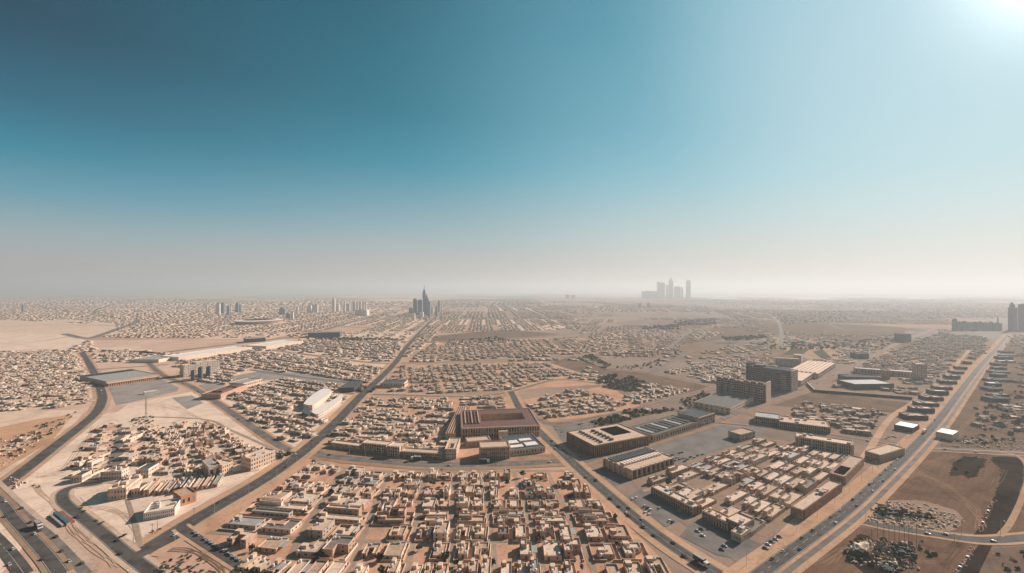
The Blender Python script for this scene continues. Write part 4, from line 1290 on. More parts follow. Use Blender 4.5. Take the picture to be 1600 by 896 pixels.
t = thing('striped_shed', 'striped shed with white, teal and rust red roof strips on roadside sand', 'shed', (a.x, a.y, 0), yaw)
add_box(t, 'white_bay', 2, w - 1, 0, 1.5, 0, 1.3, WALLS[5], M_GREYROOF)
add_box(t, 'teal_bay', 0, w, 2.1, 4.0, 0, 1.9, WALLS[5], M_TEAL)
add_box(t, 'rust_bay', 1.5, w - 1, 4.01, 6.2, 0, 1.6, M_RUST, M_RUST)
a, yaw, w = frame((0, 812), (24, 806))
t = thing('overpass', 'pale concrete overpass crossing the highway in the near west corner', 'bridge', (a.x - 16, a.y - 3, 0), yaw)
add_box(t, 'deck', -25, 12, -5, 5, 5.0, 6.2, M_KERB)
add_box(t, 'parapet', -25, 12, -5.3, -5.01, 5.0, 7.1, M_KERB); add_box(t, 'parapet', -25, 12, 5.01, 5.3, 5.0, 7.1, M_KERB)
for x in (-18, -6, 8):
    add_box(t, 'pier', x, x + 1.2, -3.5, 3.5, 0, 4.99, M_KERB)

# ------------------------------------------------------------------ skylines
TW = [facade('tower_blue', (0.15, 0.21, 0.27), (0.07, 0.11, 0.15), 4, 4, 0.6, 0.5, drop=0.1), facade('tower_pale', (0.74, 0.70, 0.64), (0.34, 0.36, 0.37), 5, 4, 0.5, 0.5, drop=0.1),
      facade('tower_grey', (0.24, 0.27, 0.30), (0.07, 0.08, 0.09), 4, 4, 0.6, 0.5, drop=0.1), facade('tower_teal', (0.15, 0.22, 0.25), (0.08, 0.13, 0.15), 4, 4, 0.6, 0.5, drop=0.1)]  # blue and teal also carry some distance haze in their colour
def tower(label, x0, x1, base, top, mi, form='flat', group=None, name='tower'):
    pm_ = (base - HOR) / CAM_H
    a, b = P(x0, base), P(x1, base)
    w = (b - a).length
    h = (base - top) / pm_
    d = w * max(0.3, 1.0 - 0.9 * abs(x0 - CX) / 800)
    t = thing(name, label, 'tower', (a.x, a.y, 0), 0, group)
    m_ = TW[mi]
    hs = h
    if form == 'spire':
        hs = h * 0.74
    elif form == 'step':
        hs = h * 0.82
    mb = MB(); mb.box(0, w, 0, d, 0, hs, m_); part('shaft', mb, t)
    if form == 'flat':
        add_box(t, 'roof_house', w * 0.25, w * 0.7, d * 0.2, d * 0.7, hs + .01, hs + max(3, h * 0.03), TW[2])
    if form == 'step':
        add_box(t, 'crown', w * 0.15, w * 0.7, d * 0.15, d * 0.85, hs + .01, h * 0.93, m_)
        add_box(t, 'roof_house', w * 0.25, w * 0.5, d * 0.25, d * 0.7, h * 0.93 + .01, h, m_)
    if form == 'spire':
        mb = MB(); mb.box(w * 0.12, w * 0.88, d * 0.12, d * 0.88, hs + .01, h * 0.82, m_); part('crown', mb, t)
        mb = MB(); mb.tube((w / 2, d / 2, h * 0.82), (w / 2, d / 2, h * 0.88), w * 0.3, w * 0.13, 8, m_); mb.tube((w / 2, d / 2, h * 0.88), (w / 2, d / 2, h * 1.0), w * 0.12, w * 0.04, 8, m_)
        part('spire', mb, t)
    if form == 'round':
        mb = MB(); mb.tube((w / 2, d / 2, hs), (w / 2, d / 2, hs + w * 0.35), w * 0.48, w * 0.3, 12, m_); part('crown', mb, t)
    OCC.append((a.x + w / 2, a.y + d / 2, w * 0.8))
    return t

CEN = [(639, 645, 491, 482, 2, 'flat', 'short grey block'), (645.5, 651, 493, 467.5, 3, 'flat', 'dark slab with flat top'), (652.5, 659.5, 493, 469, 0, 'flat', 'broad dark blue slab'),
       (660.2, 664.6, 492, 446, 0, 'spire', 'tallest needle tower with slim spire'), (664, 669, 494, 460, 0, 'step', 'stepped blue tower against the needle'), (667.5, 672.2, 495, 471, 2, 'flat', 'grey blue slab'),
       (673, 677, 491, 481, 1, 'flat', 'pale small block'), (680, 683, 494, 480, 2, 'flat', 'small grey block'), (684, 687, 488, 470.5, 2, 'flat', 'thin faint tower'),
       (688.7, 691, 494, 480.5, 1, 'flat', 'thin white tower'), (655, 661, 496, 488, 1, 'flat', 'low pale block in front'), (643, 648, 500, 490, 1, 'flat', 'white block before the slab')]
for x0, x1, b, tp, mi, fm, desc in CEN:
    tower(f"{desc} of the central high-rise cluster where the dual road ends", x0, x1, b, tp, mi, fm, 'central high-rise cluster')
EAST = [(1027.5, 1032, 467, 441, 'flat', 'westernmost slim tower'), (1033, 1039, 467, 442.3, 'flat', 'broad flat tower second from the west'), (1041, 1044.3, 467, 446, 'round', 'short round-topped tower'),
        (1046, 1052, 467, 430.5, 'spire', 'tallest spired tower'), (1055, 1063.5, 467, 448.4, 'flat', 'broad low tower'), (1064.6, 1067.6, 467, 448.2, 'step', 'slim low tower beside the broad one'),
        (1073.3, 1079.2, 467, 439.5, 'round', 'easternmost tower standing apart')]
for x0, x1, b, tp, fm, desc in EAST:
    tower(f"{desc} of the hazy skyline on the far coast", x0, x1, b, tp, 3, fm, 'far coast skyline')
tower('long low hazy block west of the far coast skyline', 1007, 1027, 467, 455.5, 3, 'flat', 'far coast skyline')
WEST = [(322, 324, 489, 476, 1), (337, 343, 492, 474.5, 1), (344.5, 349.5, 491, 474, 0), (350.5, 352.6, 490, 476, 1), (353.8, 358, 493, 478.5, 2), (359, 361, 488, 478, 1), (367.6, 372.3, 489, 472.3, 0), (372.8, 376, 488, 477, 0), (436, 445, 492, 480.5, 2), (446.5, 453, 498, 489, 2), (453.5, 458, 499, 488, 1),
        (462.5, 465.5, 488, 480, 1), (480, 486, 489, 478, 1), (486.6, 490, 488, 476.5, 1), (491, 496, 488, 476, 1), (518.6, 523, 488, 462, 1), (524.5, 529.5, 487, 475.5, 1), (536.6, 539.5, 488, 472, 1), (541, 546, 486, 475, 1), (547.6, 549.6, 487, 472, 1), (550, 555, 486, 471.5, 1), (556, 559, 486, 472.4, 1), (561, 564.4, 486, 472, 1), (566, 568.5, 486, 470.5, 1), (569.6, 572.6, 486, 472, 1), (555, 573, 494, 484.5, 1)]
for i, (x0, x1, b, tp, mi) in enumerate(WEST):
    fm = 'spire' if i == 15 else ('step' if i in (6, 8, 9, 19) else 'flat')
    col_ = {0: 'blue glass', 1: 'pale', 2: 'dark grey'}[mi]
    tower('tall white needle tower standing over the western high-rise row' if i == 15 else f"{col_} tower, {ordw(i + 1)} from the west in the scattered western high-rises", x0, x1, b, tp, mi, fm, 'western high-rises')
tower('lone dark mast tower far out in the west plain', 33.5, 36.5, 487, 475, 2, 'spire')
for i, (x0, x1, tp) in enumerate(((1489, 1496, 499), (1497, 1503, 503.5), (1503.5, 1512, 503), (1513, 1519, 504.5), (1520, 1528, 504), (1529, 1536, 503.6), (1537, 1545, 505), (1546, 1553, 504), (1554, 1566, 505.5))):
    tower(f"hazy dark slab, {ordw(i + 1)} from the west in the joined row beside the far avenue", x0, x1, 517 - (i % 2) * 0.8, tp, 3, 'flat', 'far slab row')
tower('thin dark spire rising from the far slab row', 1558.6, 1560.4, 516, 493, 3, 'spire')
tower('tallest hazy twin tower at the end of the east avenue', 1578.6, 1590, 516.5, 473, 0, 'step')
tower('hazy tower at the picture edge beside the taller twin', 1595, 1608, 515.5, 476, 0, 'flat')
for i, (x0, x1, b, tp) in enumerate(((998, 1002, 482, 474.5), (1012, 1015.5, 481.5, 474), (884, 890, 467, 461), (893, 899, 467.4, 461.5))):
    tower(f"faint small tower, {ordw((3, 4, 1, 2)[i])} from the west in the hazy middle plain", x0, x1, b, tp, 3, 'flat', 'faint towers of the plain')

# ------------------------------------------------------------------ the rest of the town: houses beyond the first few hundred
from mathutils.kdtree import KDTree
def template_near(r):
    mb = MB()
    w, d = r.uniform(10, 14), r.uniform(8.5, 12)
    st = r.choice([1, 1, 1, 2, 2])
    h = 3.1 * st + 0.2
    wi = r.choice([0, 0, 1, 1, 2, 3, 3, 4, 5])
    form = r.choice(['box', 'box', 'L', 'L', 'U'])
    mb.walls(footprint(form, w, d, r), 0, h, FACADES_I[wi], WALLS_I[min(3, wi + 1) if wi < 3 else wi], par=0.7, roof=(mb, ROOFS_I[r.randrange(3)]))
    if r.random() < 0.8:
        a, b = r.uniform(2.5, 4.5), r.uniform(2.2, 3.8)
        x, y = -w / 2 + 0.5, d / 2 - 0.5 - b
        mb.box(x, x + a, y, y + b, h, h + 2.5, WALLS_I[wi], ROOFS_I[1])
    for _ in range(r.randrange(1, 4)):
        s_ = r.uniform(0.7, 1.4)
        x, y = r.uniform(-w / 2 + .6, -w / 2 + w * 0.4), r.uniform(-d / 2 + (d * .55), d / 2 - 1.6)
        mb.box(x, x + s_, y, y + s_, h, h + s_, M_TANK)
    # yard wall
    X, Y, tk, hh = 7.25, 6.75, 0.22, 1.7
    wl = WALLS_I[r.randrange(6)]
    for a, b, c, e in ((-X, r.uniform(0, 4), -Y, -Y + tk), (-X, X, Y - tk, Y), (-X, -X + tk, -Y + tk, Y - tk)):
        mb.box(a, b, c, e, 0, hh, wl)
    if r.random() < 0.5:
        mb.box(X - 3.5, X - .5, -Y + .4, -Y + 4, 0, 2.6, wl, ROOFS_I[2])
    return mb

def ivar(m_, amount):
    """a copy of a plaster that also varies from house to house"""
    c = m_.copy()
    nt = c.node_tree
    b = nt.nodes['Principled BSDF']
    src = b.inputs['Base Color'].links[0].from_socket
    g = nt.nodes.new('ShaderNodeNewGeometry')
    v = math_n(nt, 'MULTIPLY_ADD', g.outputs['Random Per Island'], 2 * amount, 0.80 - amount)
    nt.links.new(mix_n(nt, 1.0, src, v, 'MULTIPLY'), b.inputs['Base Color'])
    return c
FACADES_I = [ivar(m_, 0.2) for m_ in FACADES]
WALLS_I = [ivar(m_, 0.14) for m_ in WALLS]
ROOFS_I = [ivar(m_, 0.24) for m_ in ROOFS]

def template_far(r):
    mb = MB()
    w, d, h = r.uniform(14, 21), r.uniform(11, 18), r.choice([3.5, 4, 5, 6.5, 7, 9])
    wi = r.choice([0, 1, 1, 3, 3, 2, 5])
    mb.box(-w / 2, w / 2, -d / 2, d / 2, 0, h, WALLS_I[wi], ROOFS_I[r.randrange(3)])
    mb.box(-w / 2 + .3, -w * 0.05, d * 0.05, d / 2 - .3, h, h + 2.8, WALLS_I[min(3, wi + 1)], ROOFS_I[1])
    return mb

class Mass:
    def __init__(s, temps, zf=1.0):
        s.zf = zf
        s.t = temps
        s.inst = [[] for _ in temps]

    def add(s, x, y, yaw, sc, k=None, z=0.0):
        s.inst[RNG.randrange(len(s.t)) if k is None else k].append((x, y, yaw, sc, z))

    def count(s):
        return sum(len(i) for i in s.inst)

def build_masses(name, masses):
    mats, V, LI, LS, MI, UV = [], [], [], [], [], []
    base = 0
    for ms in masses:
        for mb, inst in zip(ms.t, ms.inst):
            if not inst:
                continue
            I = np.array(inst)
            v = np.array(mb.v)
            c, s_ = np.cos(I[:, 2]), np.sin(I[:, 2])
            sc = I[:, 3]
            X = (v[None, :, 0] * c[:, None] - v[None, :, 1] * s_[:, None]) * sc[:, None] + I[:, 0][:, None]
            Y = (v[None, :, 0] * s_[:, None] + v[None, :, 1] * c[:, None]) * sc[:, None] + I[:, 1][:, None]
            Z = v[None, :, 2] * (sc * ms.zf)[:, None] + I[:, 4][:, None]
            n, nv = X.shape
            V.append(np.stack([X, Y, Z], 2).reshape(-1, 3))
            li = np.array([k for f in mb.f for k in f])
            LI.append((li[None, :] + (np.arange(n) * nv)[:, None] + base).ravel())
            LS.append(np.tile(np.array([len(f) for f in mb.f]), n))
            ids = []
            for m_ in mb.mats:
                if m_ not in mats:
                    mats.append(m_)
                ids.append(mats.index(m_))
            MI.append(np.tile(np.array(ids)[np.array(mb.m)], n))
            UV.append(np.tile(np.array(mb.uv, dtype=np.float32).ravel(), n))
            base += n * nv
    V, LI, LS, MI, UV = (np.concatenate(a) for a in (V, LI, LS, MI, UV))
    me = bpy.data.meshes.new(name)
    me.vertices.add(len(V)); me.vertices.foreach_set('co', V.astype(np.float32).ravel())
    me.loops.add(len(LI)); me.loops.foreach_set('vertex_index', LI.astype(np.int32))
    me.polygons.add(len(LS))
    st = np.concatenate([[0], np.cumsum(LS)[:-1]])
    me.polygons.foreach_set('loop_start', st.astype(np.int32))
    for m_ in mats:
        me.materials.append(m_)
    me.polygons.foreach_set('material_index', MI.astype(np.int32))
    me.update(calc_edges=True)
    uvl = me.uv_layers.new(name='UVMap'); uvl.data.foreach_set('uv', UV.astype(np.float32))
    o = link(name, me)
    o['kind'] = 'stuff'
    return o

TN = random.Random(77)
near_mass = Mass([template_near(TN) for _ in range(26)], 0.62)
far_mass = Mass([template_far(TN) for _ in range(16)], 0.5)
def blob(r, R, H, m_, n):
    mb = MB()
    for _ in range(n):
        v = Vector((r.gauss(0, 1), r.gauss(0, 1), r.gauss(0, 1))).normalized()
        p = Vector((v.x * R * r.uniform(.5, 1), v.y * R * r.uniform(.5, 1), H * 0.55 + v.z * H * 0.42))
        a = Vector((r.gauss(0, 1), r.gauss(0, 1), r.gauss(0, .6))).normalized(); b = a.orthogonal().normalized()
        q = R * r.uniform(0.28, 0.5)
        mb.face([p - a * q - b * q, p + a * q - b * q, p + a * q + b * q, p - a * q + b * q], m_)
    mb.tube((0, 0, 0), (0, 0, H * 0.4), 0.15, 0.1, 4, M_BARK, cap=False)
    return mb
bush_mass = Mass([blob(TN, 2.2, 4.2, M_LEAF, 26), blob(TN, 1.7, 2.6, M_LEAF2, 22), blob(TN, 2.8, 4.6, M_LEAF2, 30), blob(TN, 1.4, 4.6, M_LEAF, 20)], 0.75)

road_pts = []
ROAD_W = {}
for k, pts in ROADS.items():
    for i in range(len(pts) - 1):
        n = max(1, int((pts[i + 1] - pts[i]).length / 8))
        n = min(n, 60)
        for q in range(n):
            road_pts.append(pts[i].lerp(pts[i + 1], q / n))
kd = KDTree(len(road_pts))
for i, p in enumerate(road_pts):
    kd.insert(p, i)
kd.balance()

def inside(poly, x, y):
    c = False
    j = len(poly) - 1
    for i in range(len(poly)):
        a, b = poly[i], poly[j]
        if (a.y > y) != (b.y > y) and x < (b.x - a.x) * (y - a.y) / (b.y - a.y) + a.x:
            c = not c
        j = i
    return c

OA = np.array(OCC)
def free(x, y, rad, road_gap):
    if (kd.find((x, y, 0))[2]) < road_gap:
        return False
    return not bool(((OA[:, 0] - x) ** 2 + (OA[:, 1] - y) ** 2 < (OA[:, 2] + rad) ** 2).any())

def fill(px, edge, sx, sy, mass, dens=0.93, every=(6, 2), sw=6.0, sc=(0.85, 1.12), gap=11, bush=0.3, jit=0.08, noisy=0.0, check=True):
    kk = 0.8 if mass is near_mass else 0.62
    jt = jit if mass is near_mass else 0.38
    every = every if mass is near_mass else (7, 4)
    sx, sy, sw, sc = sx * kk, sy * kk, sw * 1.25, (sc[0] * kk, sc[1] * kk)
    poly = [P(*p) for p in px]
    a, b = P(*edge[0]), P(*edge[1])
    yaw = math.atan2((b - a).y, (b - a).x)
    c, s_ = math.cos(yaw), math.sin(yaw)
    U = [p.x * c + p.y * s_ for p in poly]; Vv = [-p.x * s_ + p.y * c for p in poly]
    v, iv = min(Vv), 0
    while v < max(Vv):
        u, iu = min(U), 0
        while u < max(U):
            x, y = u * c - v * s_, u * s_ + v * c
            if inside(poly, x, y):
                ok = RNG.random() < dens
                if noisy:
                    ok = ok and math.sin(x * 0.0093 + 1.3 * math.sin(y * 0.005)) + math.sin(y * 0.0071 + 2 + math.sin(x * 0.004)) > noisy
                if ok and (not check or free(x, y, 7 * sc[0], gap)):
                    mass.add(x + RNG.uniform(-1, 1) * sx * jt, y + RNG.uniform(-1, 1) * sy * jt, yaw + RNG.choice([0, 0, PI]), RNG.uniform(*sc))
                if bush and RNG.random() < bush:
                    q = RNG.uniform(0.3, 0.5) * sx
                    bx, by = x + q * c, y + q * s_ - 0.42 * sy
                    if kd.find((bx, by, 0))[2] > 5:
                        bush_mass.add(bx, by, RNG.uniform(0, 6), RNG.uniform(0.4, 0.8))
            iu += 1
            u += sx + (sw * 0.8 if iu % every[0] == 0 else 0)
        iv += 1
        v += sy + (sw * (2.0 if iv % (every[1] * 3) == 0 else 0.8) if iv % every[1] == 0 else 0)

N, F = near_mass, far_mass
fill([(508, 698), (575, 624), (700, 624), (708, 640), (695, 712), (560, 703)], ((560, 704), (700, 717)), 14.6, 13.6, N, every=(3, 4), sw=4.5)
fill([(712, 640), (716, 624), (798, 620), (808, 640)], ((700, 640), (800, 638)), 14.6, 14, N)
fill([(592, 611), (626, 574), (850, 568), (922, 590), (860, 594), (800, 608), (700, 616)], ((692, 618), (800, 612)), 14.8, 14, N, every=(4, 2), sw=5)
fill([(648, 560), (670, 541), (785, 536), (895, 552), (800, 559), (700, 563)], ((660, 563), (800, 560)), 16, 15, N, every=(4, 2), sw=6)
fill([(436, 546), (480, 532), (586, 535), (630, 541), (610, 562), (572, 561), (500, 552)], ((432, 548), (500, 557)), 16, 15, N, every=(6, 2), sw=5)
fill([(388, 574), (430, 553), (500, 561), (570, 571), (604, 575), (566, 606), (530, 592), (450, 583)], ((420, 547), (500, 557)), 15, 14, N, every=(6, 2), sw=5)
fill([(345, 634), (385, 598), (445, 594), (530, 602), (552, 618), (520, 640), (480, 686), (450, 696), (400, 666)], ((420, 600), (500, 612)), 14.8, 14, N, every=(5, 2), sw=4.5)
fill([(266, 568), (300, 592), (345, 604), (385, 576), (425, 548), (400, 547), (300, 564)], ((300, 570), (380, 580)), 15.5, 15, N, every=(5, 2))
fill([(-70, 645), (-70, 554), (100, 549), (126, 563), (139, 600), (142, 630), (60, 642)], ((0, 640), (130, 632)), 14.8, 14, N, every=(3, 2), sw=4.5)
fill([(152, 556), (205, 546), (222, 558), (168, 566)], ((150, 560), (210, 550)), 15, 14, N)
fill([(-60, 735), (-10, 690), (62, 662), (30, 700), (0, 722)], ((-10, 720), (60, 680)), 15, 15, N, dens=0.6, bush=0.5)
fill([(335, 680), (352, 672), (432, 712), (428, 722), (390, 725)], ((340, 690), (420, 700)), 14.8, 14, N, dens=0.9)
fill([(832, 655), (818, 630), (905, 608), (985, 632), (935, 648)], ((860, 658), (1010, 640)), 15, 14, N, every=(3, 2), sw=5, bush=0.7)
fill([(968, 627), (1015, 598), (1085, 612), (1000, 634)], ((1000, 635), (1085, 612)), 15, 14, N, every=(6, 2), sw=5)
fill([(1035, 583), (1130, 559), (1200, 561), (1225, 572), (1165, 588), (1120, 598)], ((1120, 600), (1220, 575)), 15, 14, N, every=(6, 2), sw=5)
fill([(1214, 661), (1262, 632), (1400, 646), (1345, 682)], ((1200, 668), (1365, 690)), 15, 13.5, N, every=(4, 2), sw=5, sc=(0.9, 1.25))
fill([(1330, 574), (1380, 556), (1470, 520), (1540, 528), (1535, 556), (1490, 566), (1460, 590)], ((1340, 580), (1470, 590)), 18, 16, N, every=(6, 2), sw=6)
fill([(1290, 566), (1340, 558), (1390, 540), (1360, 540), (1300, 555)], ((1290, 566), (1340, 558)), 20, 18, N, dens=.7)
fill([(1515, 668), (1545, 632), (1582, 632), (1700, 640), (1700, 690)], ((1520, 660), (1600, 660)), 17, 18, N, dens=0.45, bush=0.6)
fill([(1588, 560), (1600, 545), (1760, 560), (1760, 640), (1585, 626)], ((1520, 660), (1600, 660)), 18, 18, N, dens=0.5, bush=0.5)
fill([(1285, 611), (1330, 612), (1400, 613), (1422, 622), (1445, 605), (1400, 604), (1330, 600)], ((1285, 612), (1422, 622)), 17, 15, N, dens=0.6, bush=0.2)
fill([(1420, 600), (1450, 600), (1500, 560), (1475, 560), (1452, 590)], ((1420, 600), (1450, 600)), 17, 15, N, dens=0.8, bush=0.2)
fill([(905, 664), (985, 641), (1060, 640), (1000, 654), (940, 668)], ((905, 664), (985, 641)), 26, 24, N, dens=0.45, bush=0.6)
fill([(1000, 690), (1020, 668), (1090, 648), (1120, 650), (1080, 664)], ((1020, 668), (1090, 648)), 20, 18, N, dens=0.3, bush=0.4)
# far districts
#fill([(140, 541), (200, 511), (235, 494), (420, 497), (430, 512), (380, 524), (300, 537), (200, 547)], ((140, 540), (300, 532)), 21, 20, F, every=(6, 2), sw=8, sc=(0.9, 1.2), bush=0.2)
fill([(-60, 475), (140, 478), (205, 491), (135, 506), (-60, 497)], ((0, 490), (140, 488)), 27, 24, F, dens=0.8, noisy=-0.7, sc=(0.9, 1.35), bush=0.15)
#fill([(225, 481), (320, 469), (640, 477), (650, 488), (560, 500), (480, 512), (430, 500), (235, 492)], ((240, 492), (480, 500)), 25, 23, F, dens=0.85, noisy=-0.9, sc=(0.9, 1.5), bush=0.12)
#fill([(432, 526), (500, 518), (620, 488), (652, 492), (655, 506), (625, 529), (480, 526)], ((430, 520), (620, 520)), 21, 20, F, every=(6, 2), sw=7, bush=0.2)
#fill([(672, 518), (692, 490), (900, 492), (1000, 506), (900, 520), (785, 513)], ((680, 515), (860, 512)), 23, 21, F, dens=.9, noisy=-1.0, sc=(0.9, 1.3), bush=0.25)
fill([(890, 548), (940, 520), (1060, 512), (1130, 520), (1090, 535), (1040, 545), (1000, 556)], ((900, 545), (1050, 530)), 24, 22, F, dens=0.6, noisy=-0.4, bush=0.5)
#fill([(690, 488), (720, 474), (1000, 478), (1180, 490), (1130, 508), (1000, 504), (900, 490)], ((700, 486), (1100, 490)), 38, 34, F, dens=0.5, noisy=-0.5, sc=(1.0, 1.7), bush=0.3)
#fill([(1180, 506), (1200, 482), (1480, 480), (1480, 506), (1410, 512)], ((1200, 500), (1450, 500)), 44, 38, F, dens=0.35, noisy=0.1, sc=(1.0, 1.5), bush=0.5)
fill([(-100, 472), (0, 466), (230, 468), (300, 473), (140, 477)], ((0, 470), (200, 472)), 60, 50, F, dens=0.4, noisy=0.0, sc=(1.2, 1.9), bush=0.1)
fill([(1545, 540), (1575, 524), (1700, 524), (1760, 550)], ((1545, 540), (1650, 540)), 24, 22, F, dens=.5, bush=0.3)
CELLS = set()
for ms in (near_mass, far_mass):
    for inst in ms.inst:
        for q in inst:
            CELLS.add((int(q[0] // 14), int(q[1] // 14)))
BARE = [[P(*p) for p in px] for px in (
    [(-100, 497), (90, 497), (182, 506), (186, 522), (132, 534), (110, 547), (-100, 550)], [(135, 520), (160, 528), (420, 528), (480, 527), (480, 530), (300, 550), (150, 548)],
    [(1195, 500), (1410, 512), (1400, 524), (1200, 520)], [(1050, 545), (1120, 520), (1180, 530), (1080, 556)], [(690, 520), (880, 519), (860, 531), (680, 534)], [(890, 556), (1015, 560), (1120, 606), (960, 600)], [(1200, 545), (1310, 540), (1310, 562), (1210, 560)])]
BLK = random.Random(91)
def background(y0, y1, x0, x1, sx, sy, sc, thr, yaw, dens, bw=(200, 300), gap=(16, 34), sheet=None):
    """streets and blocks: super-blocks of BW metres with sandy avenues GAP metres wide between them"""
    d0, d1 = P(CX, y1).y, P(CX, y0).y
    c, s_ = math.cos(yaw), math.sin(yaw)
    poly = [P(x0, y1), P(x1, y1), P(x1, y0), P(x0, y0)]
    U = [p.x * c + p.y * s_ for p in poly]; Vv = [-p.x * s_ + p.y * c for p in poly]
    v = min(Vv)
    while v < max(Vv):
        bv = bw[1] * BLK.uniform(0.6, 1.35)
        u = min(U) - BLK.uniform(0, bw[0])
        while u < max(U):
            bu = bw[0] * BLK.uniform(0.6, 1.7)
            k = BLK.random()
            dd = 0.0 if k < thr else (dens * 0.4 if k < thr + 0.14 else dens)
            k2 = BLK.choice([1.0, 1.0, 1.0, 1.15, 0.9])
            ex, ey = sx * k2, sy * k2
            hit = 0
            if dd > 0 or BLK.random() < 0.4:
                nu_, nv_ = max(1, int((bu - gap[0]) / ex)), max(1, int((bv - gap[1]) / ey))
                lane = BLK.choice([5, 6, 8])
                for i in range(nu_):
                    for j in range(nv_):
                        if i % lane == lane - 1 or (j % 3 == 2 and nv_ > 4):
                            continue
                        a_, b_ = u + gap[0] / 2 + ex * (i + .5), v + gap[1] / 2 + ey * (j + .5)
                        x, y = a_ * c - b_ * s_, a_ * s_ + b_ * c
                        if y < d0 or y > d1 or not (x0 - CX) / FPX * y < x < (x1 - CX) / FPX * y:
                            continue
                        if (int(x // 14), int(y // 14)) in CELLS or kd.find((x, y, 0))[2] < 12 or any(inside(q, x, y) for q in BARE):
                            continue
                        if not bool(((OA[:, 0] - x) ** 2 + (OA[:, 1] - y) ** 2 > (OA[:, 2] + 8) ** 2).all()):
                            continue
                        if RNG.random() < dd:
                            hit += 1
                            far_mass.add(x + RNG.uniform(-1, 1) * ex * .1, y + RNG.uniform(-1, 1) * ey * .08, yaw + RNG.choice([0, PI]), k2 * RNG.uniform(*sc))
                        elif RNG.random() < 0.05:
                            bush_mass.add(x, y, RNG.uniform(0, 6), RNG.uniform(0.5, 1.1))
            if sheet and (hit > 12 or BLK.random() < 0.25):
                cx, cy = (u + bu / 2) * c - (v + bv / 2) * s_, (u + bu / 2) * s_ + (v + bv / 2) * c
                if d0 + bv * .5 < cy < d1 - bv * .5 and not any(inside(q, cx, cy) for q in BARE):
                    mb = MB()
                    z = far_z()
                    mb.face([(p * c - q * s_, p * s_ + q * c, z) for p, q in ((u + gap[0] * .3, v + gap[1] * .3), (u + bu - gap[0] * .3, v + gap[1] * .3), (u + bu - gap[0] * .3, v + bv - gap[1] * .3), (u + gap[0] * .3, v + bv - gap[1] * .3))], BLK.choice(sheet))
                    structure('block_ground', mb)
            u += bu
        v += bv
SHW = [F_SAND[0], F_SAND[0], F_SAND[1], M_PALE2]
SHE = [F_SOIL[2], F_SOIL[3], F_SOIL[0], F_SOIL[2], M_TOWNSOIL_R]
background(497, 566, -60, 900, 13.5, 12.5, (0.55, 0.75), 0.05, 0.06, 0.93, sheet=SHW)
background(497, 600, 900, 1480, 15, 14, (0.5, 0.75), 0.22, -0.25, 0.85, sheet=SHE)
background(478, 497, -80, 900, 22, 20, (0.75, 1.2), 0.13, 0.06, 0.85, bw=(420, 700), gap=(30, 110), sheet=SHW)
background(478, 497, 900, 1640, 24, 22, (0.75, 1.2), 0.28, -0.25, 0.75, bw=(420, 700), gap=(30, 110), sheet=SHE)
background(466, 478, -80, 1640, 44, 40, (1.2, 2.0), 0.42, 0.0, 0.6, bw=(900, 1400), gap=(60, 260), sheet=[F_SOIL[0], F_SOIL[2], F_SAND[2], F_SAND[1]])
print('mass houses', N.count(), F.count())
# scrub and groves
def scrub(px, n, s0=0.6, s1=1.3, k=None):
    poly = [P(*p) for p in px]
    xs, ys = [p.x for p in poly], [p.y for p in poly]
    got, tries = 0, 0
    while got < n and tries < n * 12:
        tries += 1
        x, y = RNG.uniform(min(xs), max(xs)), RNG.uniform(min(ys), max(ys))
        if inside(poly, x, y) and kd.find((x, y, 0))[2] > 6 and not bool(((OA[:, 0] - x) ** 2 + (OA[:, 1] - y) ** 2 < (OA[:, 2] * .8) ** 2).any()):
            bush_mass.add(x, y, RNG.uniform(0, 6), RNG.uniform(s0, s1), k)
            got += 1
scrub([(940, 606), (985, 588), (1015, 600), (985, 613)], 330, 0.4, 0.75)
scrub([(900, 560), (922, 554), (955, 570), (945, 578)], 150, 0.5, 0.9)
scrub([(922, 660), (985, 640), (1060, 640), (1000, 652), (940, 668)], 130, 0.5, 1.0)
scrub([(925, 600), (960, 585), (965, 600)], 60, 0.8, 1.5)
scrub([(1055, 628), (1100, 612), (1130, 622), (1085, 642)], 90, 0.4, 0.8)
scrub([(930, 552), (1060, 545), (1070, 556), (960, 560)], 130, 0.5, 1.0)
scrub([(960, 575), (1035, 562), (1045, 572), (985, 580)], 50, 0.5, 1.0)
scrub([(1050, 502), (1120, 498), (1120, 508), (1060, 510)], 420, 0.9, 1.6)
scrub([(1000, 512), (1060, 508), (1060, 516), (1005, 516)], 160, 1.2, 2.0)
scrub([(1130, 528), (1200, 524), (1205, 530), (1135, 534)], 150, 1.0, 1.8)
scrub([(1180, 537), (1400, 530), (1380, 545), (1200, 548)], 260, 0.8, 1.5)
scrub([(1200, 490), (1320, 486), (1330, 503), (1230, 508)], 500, 0.9, 1.7)
scrub([(980, 470), (1560, 468), (1560, 500), (1000, 490)], 1800, 1.0, 2.0)
scrub([(700, 470), (1000, 466), (1000, 490), (700, 486)], 900, 1.0, 2.0)
scrub([(590, 613), (553, 614), (566, 602)], 20, 0.7, 1.2)
scrub([(480, 530), (560, 528), (620, 531), (560, 534)], 160, 1.0, 1.6)
scrub([(700, 533), (780, 528), (800, 534), (720, 538)], 70, 1.0, 1.6)
scrub([(205, 655), (240, 650), (240, 664), (205, 664)], 26, 0.35, 0.6)
scrub([(1300, 650), (1380, 640), (1365, 672), (1300, 660)], 40, 0.5, 1.0)
scrub([(1520, 640), (1620, 600), (1700, 660), (1540, 690)], 110, 0.6, 1.3)
scrub([(1480, 690), (1520, 678), (1600, 690), (1560, 700)], 45, 0.3, 0.6)
scrub([(1385, 840), (1445, 845), (1480, 880), (1400, 870)], 8, 0.3, 0.5)
scrub([(-50, 735), (60, 665), (130, 640), (40, 710)], 70, 0.3, 0.7)
